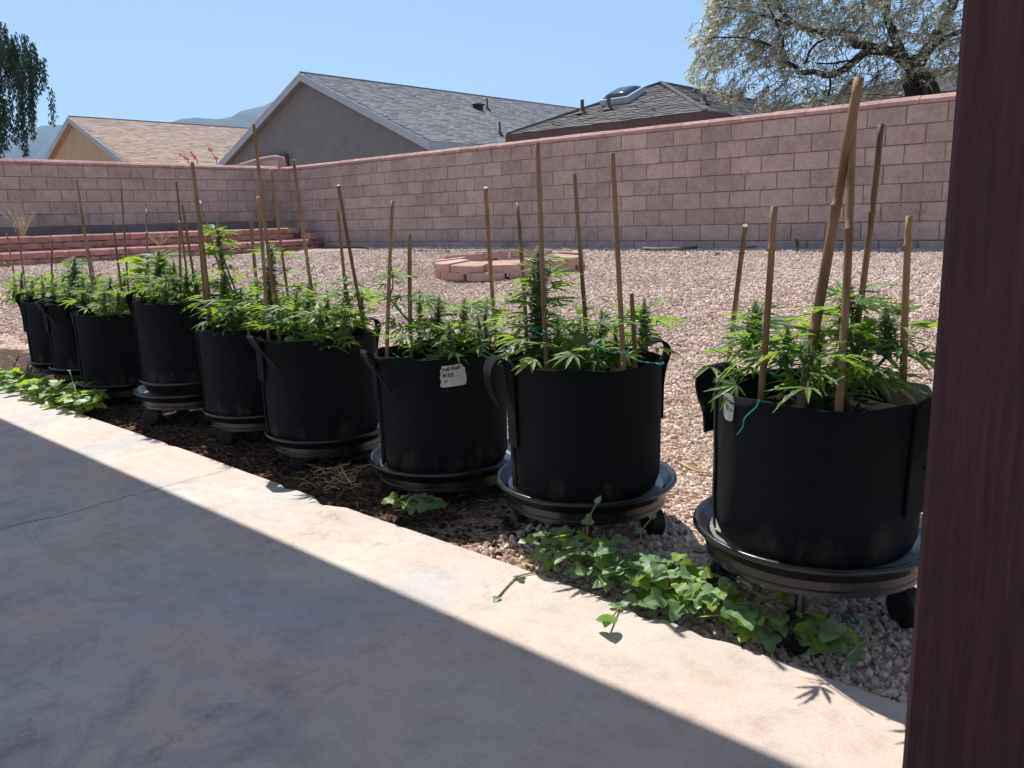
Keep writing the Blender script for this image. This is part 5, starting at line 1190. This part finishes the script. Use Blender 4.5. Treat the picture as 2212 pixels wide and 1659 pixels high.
# rocks of soil/gravel lit along the edge
# dark leaf debris piles
for i,(x,y,s,lab) in enumerate([(905,545,.08,'dark dead leaf clump left of the fire pit, nearest the wall'),(965,548,.07,'dark dead leaf clump just behind the fire pit'),(880,548,.05,'small black dead leaf on gravel left of the short thick stake'),(805,541,.06,'dark dead leaf clump between the two leaning stakes'),(575,546,.10,'blackened leaf clump below the planter wall'),(1555,552,.06,'dark scrap lying beside the dead branch'),(950,590,.05,'dark scrap at the left foot of the fire pit')]):
    R_.seed(50+i); p=gpt(x,y); b=MB()
    for q in range(9):
        c=Vector((U(-s,s)*1.4,U(-s,s),U(0,s*.3))); a=U(0,6.28); d=Vector((math.cos(a),math.sin(a),U(-.1,.5)))*s*U(.5,1); e=d.cross(Vector((0,0,1))).normalized()*s*.3
        b.add([c,c+d*.5+e+Vector((0,0,.01)),c+d,c+d*.5-e],[(0,1,2,3)])
    o=b.obj('dead_leaf_clump',M['char'],loc=p); tag(o,lab,'dead leaves','dead leaf scraps on the gravel')
# weeds
def weed(x,y,h_,w_,n,mt,label,flower=None,seed=1,vz=None,thin=False,base=None):
    R_.seed(seed); p=base if base is not None else gpt(x,y); b=MB()
    t=thing('weed',label,'weed',p)
    lvb=MB()
    for i in range(n):
        a=U(0,6.28); top=Vector((math.cos(a)*w_*U(.2,1),math.sin(a)*w_*U(.2,1),h_*U(.5,1))); m_=top*.5+Vector((U(-.1,.1)*w_,0,h_*.1))
        b.tube([Vector((0,0,0)),m_,top],[.004,.003,.0015],4)
        for q in range(5 if not thin else 3):
            f=U(.3,1); c=top*f; d=Vector((U(-1,1),U(-1,1),U(-.2,.8))).normalized()*h_*(.16 if not thin else .10); e=d.cross(Vector((0,0,1))).normalized()*d.length*(.35 if not thin else .07)
            lvb.add([c,c+d*.5+e,c+d,c+d*.5-e],[(0,1,2,3)])
    b.obj('stems',M['stem'] if not thin else mt,t); lvb.obj('foliage',mt,t)
    if flower:
        f=MB(); 
        for q in range(8):
            a=q*.785; c=Vector((0,0,h_)); d=Vector((math.cos(a),math.sin(a),.4))*.025; e=d.cross(Vector((0,0,1)))*.5; f.add([c,c+d*.5+e,c+d,c+d*.5-e],[(0,1,2,3)])
        f.obj('flower',flower,t)
weed(1357,530,.16,.09,10,M['weed'],'small dark green weed at the foot of the long wall',seed=61)
weed(1722,545,.22,.08,9,M['weed'],'weed with a tiny yellow flower at the foot of the long wall',mat('yellow_petal',[(.3,(.7,.5,.05)),(.7,(.8,.6,.1))]),seed=62)
weed(1688,535,.14,.06,7,M['weed'],'dark weed sprig left of the yellow flowered weed',seed=63)
weed(12,590,.18,.14,14,M['weed'],'round green weed below the planter at the far left',seed=64,base=atX(12,592,-12.9))
weed(120,555,.12,.12,9,M['weed'],'green weed on the lower planter tier at left',seed=65,base=atX(122,553,-13.6))
M['dry']=mat('dry_weed',[(.3,(.45,.36,.24)),(.7,(.62,.52,.38))],30,.9)
weed(40,515,.62,.34,40,M['dry'],'tall dry tan weed standing against the left wall',seed=66,thin=True,base=atX(50,516,-14.3))
weed(350,520,.26,.30,26,M['straw'],'sprawling dry orange weed on the planter',seed=67,thin=True,base=atX(345,532,-13.75))
# red flower stalks behind the left wall
for i,(x,y,h_,lab) in enumerate([(452,320,.75,'tallest red flower stalk above the left wall'),(410,328,.55,'red flower stalk left of the tallest one above the wall'),(390,335,.35,'short red flower stalk above the left wall')]):
    p=atX(x+16,345,-16.2); tp=atX(x,y,-16.2); b=MB(); z0=Vector((p.x,p.y,.4)); b.tube([Vector((0,0,0)),p-z0,(tp-z0)],[.012,.010,.005],5)
    R_.seed(i+70)
    for q in range(16):
        f=U(.0,1); c=(p-z0).lerp(tp-z0,f); d=Vector((U(-1,1),U(-1,1),U(-.2,.6))).normalized()*.05; b.tube([c,c+d],[.006,.009],4)
    o=b.obj('flower_stalk',M['redstalk'],loc=z0); tag(o,lab,'flower stalk','red flower stalks behind the left wall')
